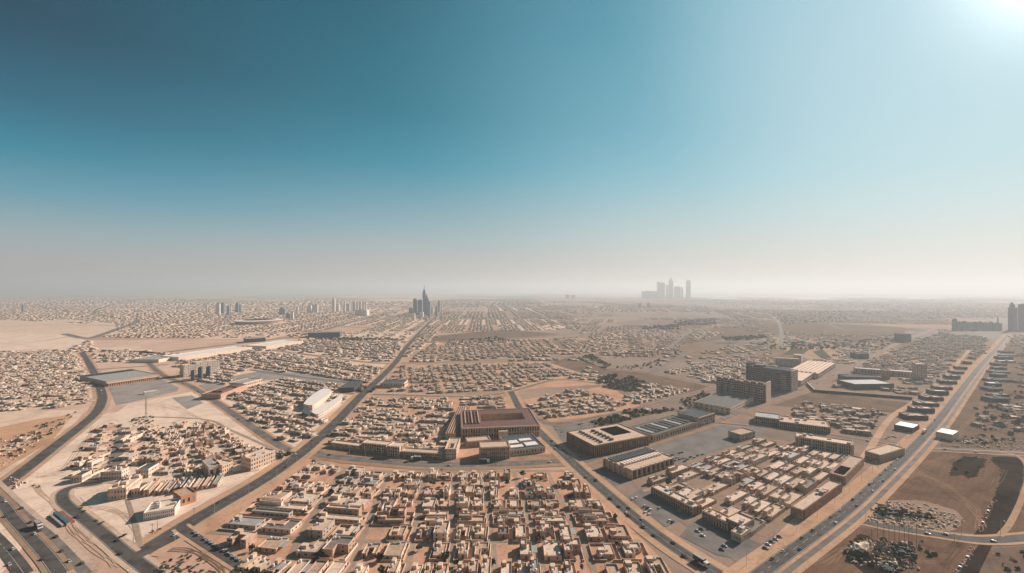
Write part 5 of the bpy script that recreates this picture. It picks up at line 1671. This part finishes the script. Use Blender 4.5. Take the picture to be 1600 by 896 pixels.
scrub([(440, 700), (480, 705), (455, 720), (420, 718)], 16, 0.5, 1.0)
scrub([(1560, 860), (1660, 850), (1660, 940), (1540, 940)], 24, 0.3, 0.5)
build_masses('distant_houses', [near_mass, far_mass])
build_masses('distant_trees', [bush_mass])

# ------------------------------------------------------------------ the near orchard, palms, roadside trees
orch = []
OP = [P(*p) for p in ((244, 893), (258, 876), (290, 866), (325, 878), (338, 892), (345, 925), (250, 925))]
xs, ys = [p.x for p in OP], [p.y for p in OP]
while len(orch) < 56:
    x, y = RNG.uniform(min(xs), max(xs)), RNG.uniform(min(ys), max(ys))
    if inside(OP, x, y) and all((x - a) ** 2 + (y - b) ** 2 > 4.0 for a, b in orch):
        orch.append((x, y))
orch.sort(key=lambda p: p[0] / p[1])
for i, (x, y) in enumerate(orch):
    tree((x, y, 0), f"round dark bush, {ordw(i + 1)} from the west in the sandy orchard by the parked cars", TREE_KIT[3] if i % 3 else TREE_KIT[0], 'orchard bushes', RNG.uniform(0.36, 0.55))
def row_trees(pxs, label, group, s=(0.5, 0.9), kits=None):
    for i, p in enumerate(sorted(pxs)):
        q = P(*p)
        tree((q.x, q.y, 0), label.format(ordw(i + 1)), RNG.choice(kits or TREE_KIT), group, RNG.uniform(*s))
row_trees([(1371, 800), (1378, 797), (1385, 801), (1392, 803), (1399, 801), (1406, 805), (1413, 803), (1420, 806), (1427, 808), (1434, 806), (1440, 811), (1446, 813), (1381, 805), (1409, 810), (1431, 813), (1375, 792), (1450, 808), (1457, 812)],
          'dark ragged tree, {} from the left along the rubble yard above the curved road', 'trees of the rubble yard', (0.45, 0.9))
row_trees([(1333, 852), (1340, 862), (1352, 868), (1346, 848), (1380, 850), (1375, 866), (1398, 862), (1410, 856), (1418, 866), (1424, 882), (1392, 884), (1362, 884), (1404, 876), (1332, 872)],
          'dark scraggy tree, {} from the left in the wrecked compound beneath the tall poles', 'trees of the wrecked compound', (0.45, 0.95))
row_trees([(1540, 720), (1524, 716), (1500, 722), (1494, 734), (1510, 740), (1530, 732)], 'dark bush, {} from the left in the sunken dark pit of the brown field', 'bushes of the dark pit', (0.5, 0.9), [TREE_KIT[3]])
row_trees([(127, 795), (132, 800), (150, 815), (160, 818), (188, 840), (195, 838), (52, 760), (60, 762), (238, 832), (250, 828)], 'small dry bush, {} from the left over the pale sand by the bend', 'bushes on the pale sand', (0.4, 0.7), [TREE_KIT[3]])
row_trees([(1090, 640 + 0), (1064, 642), (1070, 638), (1078, 634), (1086, 630), (1092, 627), (1099, 624), (1105, 622)], 'dark tree, {} from the left in the line before the seven-bayed office slab', 'trees before the office slab', (0.9, 1.4))

# ------------------------------------------------------------------ vehicles
def make_car(paint, kind):
    body, glass, tyre = MB(), MB(), MB()
    L, W = (4.6, 1.85) if kind == 'car' else (5.2, 2.0)
    prof = [(-L / 2, .35), (-L / 2, .85), (-L * .32, .92), (L * .2, .95), (L / 2 - .1, .8), (L / 2, .6), (L / 2, .35)]
    for i in range(len(prof)):
        a, b = prof[i], prof[(i + 1) % len(prof)]
        body.face([(a[0], -W / 2, a[1]), (b[0], -W / 2, b[1]), (b[0], W / 2, b[1]), (a[0], W / 2, a[1])], paint)
    body.face([(p[0], -W / 2, p[1]) for p in reversed(prof)], paint)
    body.face([(p[0], W / 2, p[1]) for p in prof], paint)
    top = 1.5 if kind == 'car' else 1.85
    x0, x1, x2, x3 = (-L * .42, -L * .28, L * .08, L * .24) if kind == 'car' else (-L * .49, -L * .46, L * .1, L * .24)
    y0, y1 = W / 2 - .06, W / 2 - .25
    for s_ in (-1, 1):
        q = [(x0, s_ * y0, .93), (x3, s_ * y0, .93), (x2, s_ * y1, top), (x1, s_ * y1, top)]
        glass.face(q if s_ < 0 else q[::-1], M_GLASS)
    glass.face([(x3, -y0, .93), (x3, y0, .93), (x2, y1, top), (x2, -y1, top)], M_GLASS)
    glass.face([(x0, y0, .93), (x0, -y0, .93), (x1, -y1, top), (x1, y1, top)], M_GLASS)
    roof = MB(); roof.box(x1, x2, -y1, y1, top, top + .06, paint)
    tyre.tube((0, -.12, 0), (0, .12, 0), .33, .33, 10, M_DARKSTEEL); tyre.tube((0, .12, 0), (0, -.12, 0), .33, .33, 10, M_DARKSTEEL)
    wm_ = tyre.mesh('wheel')
    return [('body', body.mesh('body')), ('windows_glass', glass.mesh('glass')), ('roof', roof.mesh('roof'))], wm_, L, W

def paint(nm, c):
    return mat('paint_' + nm, c, rough=0.35, var=0.03, spec=0.5)
PAINTS = {'white': paint('white', (0.75, 0.74, 0.72)), 'dark': paint('dark', (0.035, 0.035, 0.04)), 'silver': paint('silver', (0.42, 0.42, 0.42)), 'red': paint('red', (0.26, 0.04, 0.03)), 'brown': paint('brown', (0.14, 0.09, 0.06))}
CARKIT = {(c, k): make_car(p, k) for c, p in PAINTS.items() for k in ('car', 'van')}
CARPROTO = {}
def car(loc, yaw, label, group, col, kind='car'):
    key = (col, kind)
    name = 'car' if kind == 'car' else 'van'
    if key in CARPROTO:
        r = dup(CARPROTO[key], loc, yaw, label, group)
        return r
    t = thing(name, label, name, loc, yaw, group)
    t.scale = (0.7, 0.7, 0.7)
    parts, wm_, L, W = CARKIT[key]
    for nm, me in parts:
        link('window_glass' if nm == 'windows_glass' else nm, me, t)
    for sx in (-1, 1):
        for sy in (-1, 1):
            link('wheel', wm_, t, (sx * L * .31, sy * (W / 2 - .1), .33))
    CARPROTO[key] = t
    return t

def truck(loc, yaw, label, group):
    t = thing('truck', label, 'truck', loc, yaw, group)
    add_box(t, 'cargo_box', -4.6, 2.0, -1.25, 1.25, 1.0, 3.6, M_SHADE, M_GREYROOF)
    mb = MB(); mb.box(2.2, 4.4, -1.2, 1.2, 0.7, 2.9, PAINTS['white']); mb.box(4.41, 4.45, -1.0, 1.0, 1.7, 2.6, M_GLASS); part('cab', mb, t)
    for x in (-3.4, -2.2, 3.2):
        for s_ in (-1, 1):
            mb = MB(); mb.tube((0, -.15, 0), (0, .15, 0), .5, .5, 10, M_DARKSTEEL); mb.tube((0, .15, 0), (0, -.15, 0), .5, .5, 10, M_DARKSTEEL)
            part('wheel', mb, t, (x, s_ * 1.1, .5))
    return t

CR = random.Random(9)
CW = ['dark', 'dark', 'silver', 'dark', 'white', 'brown', 'dark', 'brown']
def cars_on(key, ts, label, group, lanes=(-2.2, 2.2), cols=None, van_p=0.15):
    """cars along a road; ts are photo heights (y) where they are seen"""
    pts = ROADS[key]
    ts = sorted(ts, reverse='from the top' not in label)
    for i, y in enumerate(ts):
        d = CAM_H * FPX / (y - HOR)
        best = min(range(len(pts) - 1), key=lambda k: abs(pts[k].y - d) + (0 if pts[k].y * 0 == 0 else 0))
        a, b = pts[best], pts[min(best + 1, len(pts) - 1)]
        # a point between samples
        if abs(b.y - a.y) > 1e-6:
            f = max(0, min(1, (d - a.y) / (b.y - a.y)))
            p = a.lerp(b, f)
        else:
            p = a
        e = (b - a).normalized()
        ln = lanes[i % len(lanes)]
        n_ = Vector((-e.y, e.x, 0))
        q = p + n_ * ln
        col = (cols or CW)[(i * 5 + 3 * len(key)) % len(cols or CW)]
        kd_ = 'van' if CR.random() < van_p else 'car'
        car((q.x, q.y, 0.15), math.atan2(e.y, e.x) + (PI if ln > 0 else 0), label.format(ordw(i + 1), col, kd_), group, col, kd_)

cars_on('south_west', [807, 864, 848], '{1} {2}, {0} from the near end of the curved road through pale sand', 'cars on the curved sand road', (-1.9, 1.9))
cars_on('highway_slip', [782, 797, 815, 829, 842, 861, 876, 884], '{1} {2}, {0} from the top of the sandy highway slip road', 'cars on the slip road', (-1.6, 1.6, -1.0))
cars_on('highway', [838, 872, 806], '{1} {2}, {0} from the near end of the dark highway below the slip road', 'cars on the highway', (-2.4, 2.4), ['white', 'dark'])
cars_on('highway_far', [862, 880], '{1} {2}, {0} from the near end of the outermost highway lanes', 'cars on the outer highway', (-2.4, 2.4), ['white', 'silver'])
cars_on('parked_lane', [835, 839, 846, 850, 853, 856, 859, 863, 867, 871, 875, 879, 883, 887, 892], '{1} {2}, {0} from the near end of the parked line beside the orchard', 'cars parked along the orchard lane', (1.9,), ['white', 'dark', 'white', 'silver', 'dark'])
cars_on('dual', [730, 581, 655, 620, 690, 790, 548, 520, 837], '{1} {2}, {0} from the near end of the long dual road', 'cars on the dual road', (-3.2, 3.2))
cars_on('right_diag', [745, 752, 780, 792, 796, 801, 806, 812, 824, 836, 849, 869, 672, 690, 702], '{1} {2}, {0} from the near end of the diagonal road', 'cars on the diagonal road', (-2.4, 2.4, -2.6))
cars_on('east_avenue', [720, 728, 733, 738, 746, 751, 757, 763, 768, 776, 784, 792, 803, 812, 820, 833, 845, 857, 866, 878, 672, 660, 640, 625, 610, 598, 585, 571, 560], '{1} {2}, {0} from the near end of the east avenue', 'cars on the east avenue', (2.4, 2.3, -2.3), ['dark', 'dark', 'silver', 'dark', 'white', 'brown'])
cars_on('racetrack', [833, 831, 838, 846], '{1} {2}, {0} from the near end of the road curving past the rubble yard', 'cars on the curving east road', (-1.7, 1.7))
cars_on('avenue', [713, 722, 727, 724.6], '{1} {2}, {0} from the near end of the curved avenue', 'cars on the avenue', (-2.0, 2.0))
cars_on('cross_east', [689, 704, 706, 674], '{1} {2}, {0} from the near end of the cross street over the east avenue', 'cars on the cross street', (-1.6, 1.6))
cars_on('frontage', [640, 632, 615, 600, 588, 655], '{1} {2}, {0} from the near end of the frontage road past the offices', 'cars on the frontage road', (-1.8, 1.8), ['white', 'dark', 'silver'])
cars_on('depot', [600, 606, 612, 640, 655], '{1} {2}, {0} from the near end of the road beside the fan-shaped car park', 'cars on the depot road', (-2, 2))
def lot_cars(pxs, yaw_edge, label, group, cols, van=()):
    a, b = P(*yaw_edge[0]), P(*yaw_edge[1])
    yaw = math.atan2((b - a).y, (b - a).x)
    for i, p in enumerate(sorted(pxs)):
        q = P(*p)
        c = cols[i % len(cols)]
        k = 'van' if i in van else 'car'
        car((q.x, q.y, 0.14), yaw + CR.uniform(-.06, .06), label.format(ordw(i + 1), c, k), group, c, k)
lot_cars([(1008, 792), (1012, 795), (1017, 798), (1008, 802), (1014, 805), (1046, 815), (1051, 817), (988, 781), (994, 779), (1030, 795)], ((990, 776), (1040, 752)), '{1} {2}, {0} from the left on the small car park beside the diagonal road', 'cars on the small lot', ['white', 'white', 'silver', 'white', 'dark'], (2, 4, 6))
lot_cars([(1096, 828), (1098, 838), (1128, 860), (1090, 831), (1132, 854), (1200, 852), (1206, 848), (1212, 844), (1196, 858), (1218, 840)], ((1090, 830), (1140, 852)), '{1} {2}, {0} from the left on the southern car park of the east block', 'cars on the southern lot', ['silver', 'dark', 'white', 'dark'])
lot_cars([(1046, 713), (1051, 712), (1062, 709), (1066, 708), (1055, 721), (1062, 719), (1068, 717), (1074, 719), (1079, 715), (1085, 716), (1070, 722), (1090, 713), (1058, 716), (1098, 711)], ((1058, 726), (1182, 685)), 'small {1} {2}, {0} from the left at the near end of the grey car park', 'cars on the grey car park', ['dark', 'brown', 'dark', 'silver'])
lot_cars([(936, 660), (942, 663), (948, 661), (930, 667), (938, 670), (946, 668), (870, 672), (878, 676), (905, 664), (910, 662)], ((862, 664), (925, 655)), '{1} {2}, {0} from the left on the car park behind the courtyarded hall', 'cars behind the hall', ['white', 'silver', 'dark'])
lot_cars([(176, 683), (174, 689), (179, 690), (172, 697), (176, 700), (181, 700), (170, 705), (175, 708), (168, 714), (173, 716), (177, 716), (166, 722), (171, 724), (169, 730), (174, 730), (164, 734), (180, 676), (184, 680)], ((160, 745), (190, 745)), '{1} {2}, {0} from the left on the long car park of the western district', 'cars on the long car park', ['dark', 'brown', 'dark', 'silver'])
lot_cars([(148, 585), (151, 590), (152, 595), (154, 600), (155, 605), (157, 611), (158, 616)], ((160, 600), (170, 600)), '{1} {2}, {0} from the left parked along the west road by the depot', 'cars by the depot', ['silver', 'white'])
lot_cars([(1395, 683), (1399, 684), (1389, 684), (1385, 686), (1510, 691), (1516, 692), (1505, 693), (1521, 690)], ((1395, 683), (1425, 686)), '{1} {2}, {0} from the left of those parked near the white sheds at the junction', 'cars near the white sheds', ['silver', 'dark', 'white'])
lot_cars([(1536, 818), (1544, 800), (1512, 872), (1500, 888)], ((1500, 890), (1522, 856)), '{1} {2}, {0} from the left in the line beside the dark soil strip', 'cars beside the dark strip', ['silver', 'brown', 'dark', 'brown'])
for i, (p, q, lab) in enumerate((((757, 723.6), (770, 723.6), 'dark cargo truck on the curved avenue below the beige block'), ((1096, 882), (1104, 887), 'dark cargo truck low on the diagonal road'), ((650, 719.6), (640, 719.2), 'dark truck parked on the north shoulder of the avenue'),
                                 ((1444, 677), (1440, 681), 'white-cabbed truck on the east avenue beside the white shed'), ((60, 825), (66, 831), 'dark truck on the slip road near the overpass'))):
    a, b = P(*p), P(*q)
    truck((a.x, a.y, 0.15), math.atan2((b - a).y, (b - a).x), lab, 'trucks on the roads')

# ------------------------------------------------------------------ poles and masts
lp, la, lh = MB(), MB(), MB()
lp.tube((0, 0, 0), (0, 0, 9), .11, .07, 6, M_AC); la.tube((0, 0, 8.9), (1.8, 0, 9.3), .06, .05, 5, M_AC); lh.box(1.6, 2.4, -.15, .15, 9.25, 9.4, M_AC, bottom=True)
LAMP = [('pole', lp.mesh('pole')), ('arm', la.mesh('arm')), ('lamp_head', lh.mesh('lamp_head'))]
PROTO = {}
def lamp(loc, rz, label, group):
    if 'lamp' in PROTO:
        return dup(PROTO['lamp'], loc, rz, label, group)
    t = thing('street_lamp', label, 'street lamp', loc, rz, group)
    for n_, m_ in LAMP:
        link(n_, m_, t)
    PROTO['lamp'] = t
def lamps_along(key, off, step, start, n, label, group):
    pts = offset_line(ROADS[key], off)
    acc, nxt, i = 0.0, start, 0
    for a, b in zip(pts, pts[1:]):
        L = (b - a).length
        while nxt <= acc + L and i < n:
            p = a.lerp(b, (nxt - acc) / L)
            e = (b - a).normalized()
            i += 1
            lamp((p.x, p.y, 0), math.atan2(e.y, e.x) + (-PI / 2 if off > 0 else PI / 2), label.format(ordw(i)), group)
            nxt += step
        acc += L
lamps_along('avenue', 7, 16, 8, 16, 'street lamp, {} from the west on the far side of the curved avenue', 'lamps on the curved avenue')
lamps_along('dual', -9, 30, 15, 16, 'street lamp, {} up the east side of the dual road', 'lamps on the dual road')
lamps_along('east_avenue', 8, 30, 40, 14, 'street lamp, {} up the west side of the east avenue', 'lamps on the east avenue')
lamps_along('right_diag', -7, 30, 60, 10, 'street lamp, {} down the near side of the diagonal road', 'lamps on the diagonal road')
lamps_along('racetrack', 5, 24, 10, 7, 'street lamp, {} along the road past the rubble yard', 'lamps on the curving road')
def pole_thing(px, h, label, group, stays=True):
    a = P(*px)
    t = thing('power_pole', label, 'power pole', (a.x, a.y, 0), RNG.uniform(-.2, .2), group)
    mb = MB(); mb.tube((0, 0, 0), (0, 0, h), .13, .08, 6, M_DARKSTEEL); part('pole', mb, t)
    mb = MB(); mb.box(-1.4, 1.4, -.08, .08, h - 1.0, h - .84, M_DARKSTEEL, bottom=True); part('crossarm', mb, t)
    return t
PX = [(1362, 846), (1371, 843), (1381, 847), (1389, 851), (1398, 858), (1405, 857), (1413, 851), (1420, 858), (1425, 859), (1432, 856), (1338, 852), (1491, 846)]
PH = dict(zip(PX, (8, 14, 15, 12, 15, 14, 13, 14, 11, 13, 7, 5)))
for i, p in enumerate(sorted(PX)):
    pole_thing(p, PH[p], f"thin dark pole, {ordw(i + 1)} from the left of the tall cluster over the wrecked compound", 'tall poles of the wrecked compound')
a = P(228, 664)
t = thing('lattice_mast', 'slim lattice radio mast at the head of the pale antenna street', 'mast', (a.x, a.y, 0), 0.3)
mb = MB()
for k in range(10):
    z0, z1 = k * 2.9, (k + 1) * 2.9
    s0, s1 = 1.3 * (1 - k / 12), 1.3 * (1 - (k + 1) / 12)
    for q in range(3):
        b0, b1 = 2 * PI * q / 3, 2 * PI * (q + 1) / 3
        mb.tube((s0 * math.cos(b0), s0 * math.sin(b0), z0), (s1 * math.cos(b0), s1 * math.sin(b0), z1), .11, .11, 4, M_DARKSTEEL)
        mb.tube((s0 * math.cos(b0), s0 * math.sin(b0), z0), (s1 * math.cos(b1), s1 * math.sin(b1), z1), .06, .06, 4, M_DARKSTEEL)
part('lattice', mb, t)
mb = MB(); mb.tube((0, 0, 28), (0, 0, 34), .12, .05, 5, M_DARKSTEEL); part('antenna', mb, t)
for i, (x, y, h) in enumerate(((238, 836, 7), (246, 832, 9), (303, 812, 8))):
    pole_thing((x, y), h, f"small utility pole, {ordw(i + 1)} from the left beside the sandy verge below the white school", 'utility poles by the school')

# wrecked compound: broken walls, a pale tent-like roof, round tank
def ruin(px, w, d, h, rz, label, seed, m_=None):
    w, d, h = w * .72, d * .72, h * .55
    r = random.Random(seed)
    a = P(*px)
    t = thing('ruined_house', label, 'ruin', (a.x, a.y, 0), rz, 'ruined houses')
    m_ = m_ or M_SHADE
    for nm, x0, x1, y0, y1 in (('wall', -w / 2, w / 2, -d / 2, -d / 2 + .4), ('wall', -w / 2, w / 2, d / 2 - .4, d / 2), ('wall', -w / 2, -w / 2 + .4, -d / 2 + .41, d / 2 - .41), ('wall', w / 2 - .4, w / 2, -d / 2 + .41, d / 2 - .41)):
        mb = MB()
        nseg = 6
        for k in range(nseg):
            hh = h * r.uniform(0.25, 1.0)
            if x1 - x0 > y1 - y0:
                mb.box(x0 + (x1 - x0) * k / nseg, x0 + (x1 - x0) * (k + 1) / nseg - .01, y0, y1, 0, hh, m_)
            else:
                mb.box(x0, x1, y0 + (y1 - y0) * k / nseg, y0 + (y1 - y0) * (k + 1) / nseg - .01, 0, hh, m_)
        part(nm, mb, t)
    mb = MB(); mb.box(-w * .3, w * .1, -d * .3, d * .35, h * .45, h * .5, M_SLATE, bottom=True); part('fallen_roof', mb, t)
ruin((1338, 866), 14, 10, 4, .3, 'black burnt-out ruin at the west of the wrecked compound', 1)
ruin((1412, 866), 13, 10, 6, -.2, 'dark roofless ruin with a grey roof slab right of the tall poles', 2)
ruin((1390, 889), 12, 9, 4, .5, 'burnt ruin at the lower edge of the wrecked compound', 3)
ruin((1380, 858), 6, 6, 9, .1, 'tall narrow grey ruin among the poles', 4, WALLS[5])
ruin((1395, 803), 26, 8, 4, -.15, 'long dark ruin in the rubble yard', 5)
ruin((1440, 806), 18, 8, 3, -.15, 'low broken ruin at the east of the rubble yard', 6, WALLS[2])
ruin((1376, 808), 9, 7, 3, .2, 'small dark ruin at the west corner of the rubble yard', 7)
a = P(1350, 866)
t = thing('collapsed_tent', 'pale crumpled roof lying on the black ruin', 'roof sheet', (a.x, a.y, 3.2), .4)
mb = MB()
rr = random.Random(4)
hz = [[rr.uniform(0, 2.2) for _ in range(6)] for _ in range(8)]
for i in range(7):
    for j in range(5):
        g = lambda i_, j_: (-6 + i_ * 1.7, -3 + j_ * 1.4, hz[i_][j_])
        mb.face([g(i, j), g(i + 1, j), g(i + 1, j + 1), g(i, j + 1)], WALLS[3])
part('canvas', mb, t)
add_box(t, 'prop', -0.2, 0.2, -0.2, 0.2, -3.1, 0.0, M_BARK)
RUB = Mass([])
def rubble_t(r):
    mb = MB()
    for _ in range(3):
        x, y, s_ = r.uniform(-1, 1), r.uniform(-1, 1), r.uniform(.3, .9)
        mb.box(x, x + s_, y, y + s_ * r.uniform(.6, 1.5), 0, s_ * r.uniform(.5, 1.2), r.choice([WALLS[0], WALLS[2], WALLS[3], M_SHADE]))
    return mb
RUB = Mass([rubble_t(TN) for _ in range(8)])
def rubble(px, n, s0=.5, s1=1.4):
    poly = [P(*p) for p in px]
    xs, ys = [p.x for p in poly], [p.y for p in poly]
    k = 0
    while k < n:
        x, y = RNG.uniform(min(xs), max(xs)), RNG.uniform(min(ys), max(ys))
        if inside(poly, x, y):
            RUB.add(x, y, RNG.uniform(0, 6), RNG.uniform(s0, s1)); k += 1
rubble([(1350, 812), (1370, 786), (1430, 784), (1490, 802), (1498, 820), (1468, 830), (1400, 824)], 330)
rubble([(1322, 884), (1340, 840), (1430, 850), (1432, 892)], 160)
rubble([(-60, 740), (0, 690), (110, 655), (60, 690), (0, 735)], 200, .5, 1.5)
rubble([(1480, 700), (1520, 680), (1600, 690), (1620, 705)], 160)
rubble([(1510, 668), (1560, 625), (1700, 640), (1700, 690)], 300, .6, 1.8)
rubble([(430, 705), (470, 705), (450, 722), (420, 722)], 50)
rubble([(1528, 832), (1550, 782), (1553, 783), (1532, 832)], 40, .4, .9)
rubble([(1492, 895), (1522, 854), (1526, 855), (1497, 895)], 40, .4, .9)
rubble([(15, 745), (40, 755), (25, 765)], 40)
build_masses('rubble', [RUB])

# ------------------------------------------------------------------ haze, sky, sun, camera
hm = MB()
HX0, HX1, HY0, HY1, HZ0, HZ1 = -48000, 48000, -4000, 48000, -1.0, 386.0
c8 = [(x, y, z) for z in (HZ0, HZ1) for x, y in ((HX0, HY0), (HX1, HY0), (HX1, HY1), (HX0, HY1))]
vm = bpy.data.materials.new('haze_air'); vm.use_nodes = True
nt = vm.node_tree
for n_ in list(nt.nodes):
    if n_.type != 'OUTPUT_MATERIAL':
        nt.nodes.remove(n_)
pv = nt.nodes.new('ShaderNodeVolumePrincipled')
pv.inputs['Color'].default_value = (0.88, 0.905, 0.90, 1)
pv.inputs['Density'].default_value = 1.5e-4
pv.inputs['Anisotropy'].default_value = 0.22
nt.links.new(pv.outputs[0], nt.nodes['Material Output'].inputs['Volume'])
hm.mi(vm)
hm.v = c8
hm.f = [(0, 3, 2, 1), (4, 5, 6, 7), (0, 1, 5, 4), (1, 2, 6, 5), (2, 3, 7, 6), (3, 0, 4, 7)]
hm.m = [0] * 6
hm.uv = [(0, 0)] * 24
hz_o = link('haze', hm.mesh('haze'))
hz_o['kind'] = 'stuff'

w = bpy.data.worlds.new('World')
scene.world = w
w.use_nodes = True
nt = w.node_tree
bg = nt.nodes['Background']
sky = nt.nodes.new('ShaderNodeTexSky')
sky.sky_type = 'NISHITA'
sky.sun_disc = False
sky.sun_elevation = SUN_EL
sky.sun_rotation = SUN_AZ
sky.altitude = 200
sky.air_density = 1.0
sky.dust_density = 1.2
sky.ozone_density = 1.0
tc = nt.nodes.new('ShaderNodeTexCoord')
dot = nt.nodes.new('ShaderNodeVectorMath'); dot.operation = 'DOT_PRODUCT'
nt.links.new(tc.outputs['Generated'], dot.inputs[0])
dot.inputs[1].default_value = SUN_DIR
d01 = dot.outputs['Value']
# the clear desert sky: four bands of elevation, from opposite the sun to beside it, over the Nishita sky
EXPO = 0.6
def lin(c):
    out = []
    for v in c:
        v /= 255.0
        out.append((v / 12.92 if v <= 0.04045 else ((v + 0.055) / 1.055) ** 2.4) / 2 ** EXPO)
    return tuple(out)
sepz = nt.nodes.new('ShaderNodeSeparateXYZ')
nrm = nt.nodes.new('ShaderNodeVectorMath'); nrm.operation = 'NORMALIZE'
nt.links.new(tc.outputs['Generated'], nrm.inputs[0])
nt.links.new(nrm.outputs[0], sepz.inputs[0])
zz = math_n(nt, 'MAXIMUM', sepz.outputs[2], 0.0)
def band(stops):
    r = ramp(nt, [(p, lin(c)) for p, c in stops])
    nt.links.new(zz, r.inputs[0])
    return r.outputs[0]
bands = [
    band([(0.0, (172, 172, 172)), (0.045, (174, 175, 175)), (0.09, (150, 176, 184)), (0.15, (88, 158, 180)), (0.21, (8, 134, 160)), (0.28, (0, 98, 126)), (0.39, (0, 58, 82)), (0.7, (0, 44, 66)), (1.0, (0, 28, 52))]),
    band([(0.0, (186, 180, 174)), (0.045, (186, 182, 178)), (0.11, (160, 184, 188)), (0.18, (122, 170, 186)), (0.26, (46, 150, 174)), (0.36, (0, 124, 148)), (0.54, (0, 98, 122)), (0.8, (24, 70, 98)), (1.0, (16, 58, 86))]),
    band([(0.0, (214, 210, 202)), (0.07, (210, 213, 208)), (0.14, (186, 214, 216)), (0.22, (150, 204, 218)), (0.32, (118, 186, 206)), (0.49, (90, 166, 188)), (0.75, (70, 130, 158)), (1.0, (50, 105, 135))]),
    band([(0.0, (232, 230, 222)), (0.05, (230, 232, 228)), (0.11, (216, 234, 235)), (0.2, (196, 229, 236)), (0.3, (190, 224, 235)), (0.5, (180, 218, 232)), (1.0, (150, 200, 220))])]
def step(lo, hi):
    m_ = nt.nodes.new('ShaderNodeMapRange')
    m_.interpolation_type = 'SMOOTHERSTEP'
    m_.inputs['From Min'].default_value = lo
    m_.inputs['From Max'].default_value = hi
    nt.links.new(d01, m_.inputs['Value'])
    return m_.outputs[0]
col = mix_n(nt, step(-0.25, 0.72), bands[0], bands[1])
col = mix_n(nt, step(0.38, 1.0), col, bands[2])
col = mix_n(nt, step(0.78, 1.03), col, bands[3])
sc10 = nt.nodes.new('ShaderNodeVectorMath'); sc10.operation = 'SCALE'
sc10.inputs['Scale'].default_value = 9.2
nt.links.new(col, sc10.inputs[0])
col = mix_n(nt, 0.985, sky.outputs[0], sc10.outputs[0])
# aureole round the sun
ang = math_n(nt, 'ARCCOSINE', math_n(nt, 'MINIMUM', d01, 1.0))
au = math_n(nt, 'EXPONENT', math_n(nt, 'MULTIPLY', ang, -26.0))
glow = nt.nodes.new('ShaderNodeVectorMath'); glow.operation = 'SCALE'
glow.inputs[0].default_value = (1.0, 0.98, 0.95)
nt.links.new(math_n(nt, 'MULTIPLY', au, 90.0), glow.inputs['Scale'])
addn = nt.nodes.new('ShaderNodeVectorMath'); addn.operation = 'ADD'
nt.links.new(col, addn.inputs[0]); nt.links.new(glow.outputs[0], addn.inputs[1])
nt.links.new(addn.outputs[0], bg.inputs['Color'])
bg.inputs['Strength'].default_value = 0.1

sl = bpy.data.lights.new('sun', 'SUN')
sl.energy = 4.9
sl.angle = math.radians(0.5)
sl.color = (1.0, 0.87, 0.785)
so = bpy.data.objects.new('sun', sl); COL.objects.link(so)
so.rotation_euler = (-SUN_DIR).to_track_quat('-Z', 'Y').to_euler()

cam = bpy.data.cameras.new('camera')
cam.sensor_width = 36.0
cam.lens = 36.0 * FPX / 1600.0
cam.shift_y = (HOR - 448.0) / 1600.0
cam.clip_start = 0.5
cam.clip_end = 150000
co = bpy.data.objects.new('camera', cam); COL.objects.link(co)
co.location = (0, 0, CAM_H)
co.rotation_euler = (PI / 2, 0, 0)
scene.camera = co

scene.view_settings.view_transform = 'Standard'
scene.view_settings.look = 'None'
scene.view_settings.exposure = EXPO
scene.view_settings.gamma = 1.0
scene.view_settings.use_curve_mapping = False
scene.cycles.use_denoising = True
scene.cycles.max_bounces = 5
scene.cycles.diffuse_bounces = 2
scene.cycles.volume_bounces = 0
scene.cycles.transparent_max_bounces = 8
print('objects', len(bpy.data.objects), 'trees', N_TREES[0])
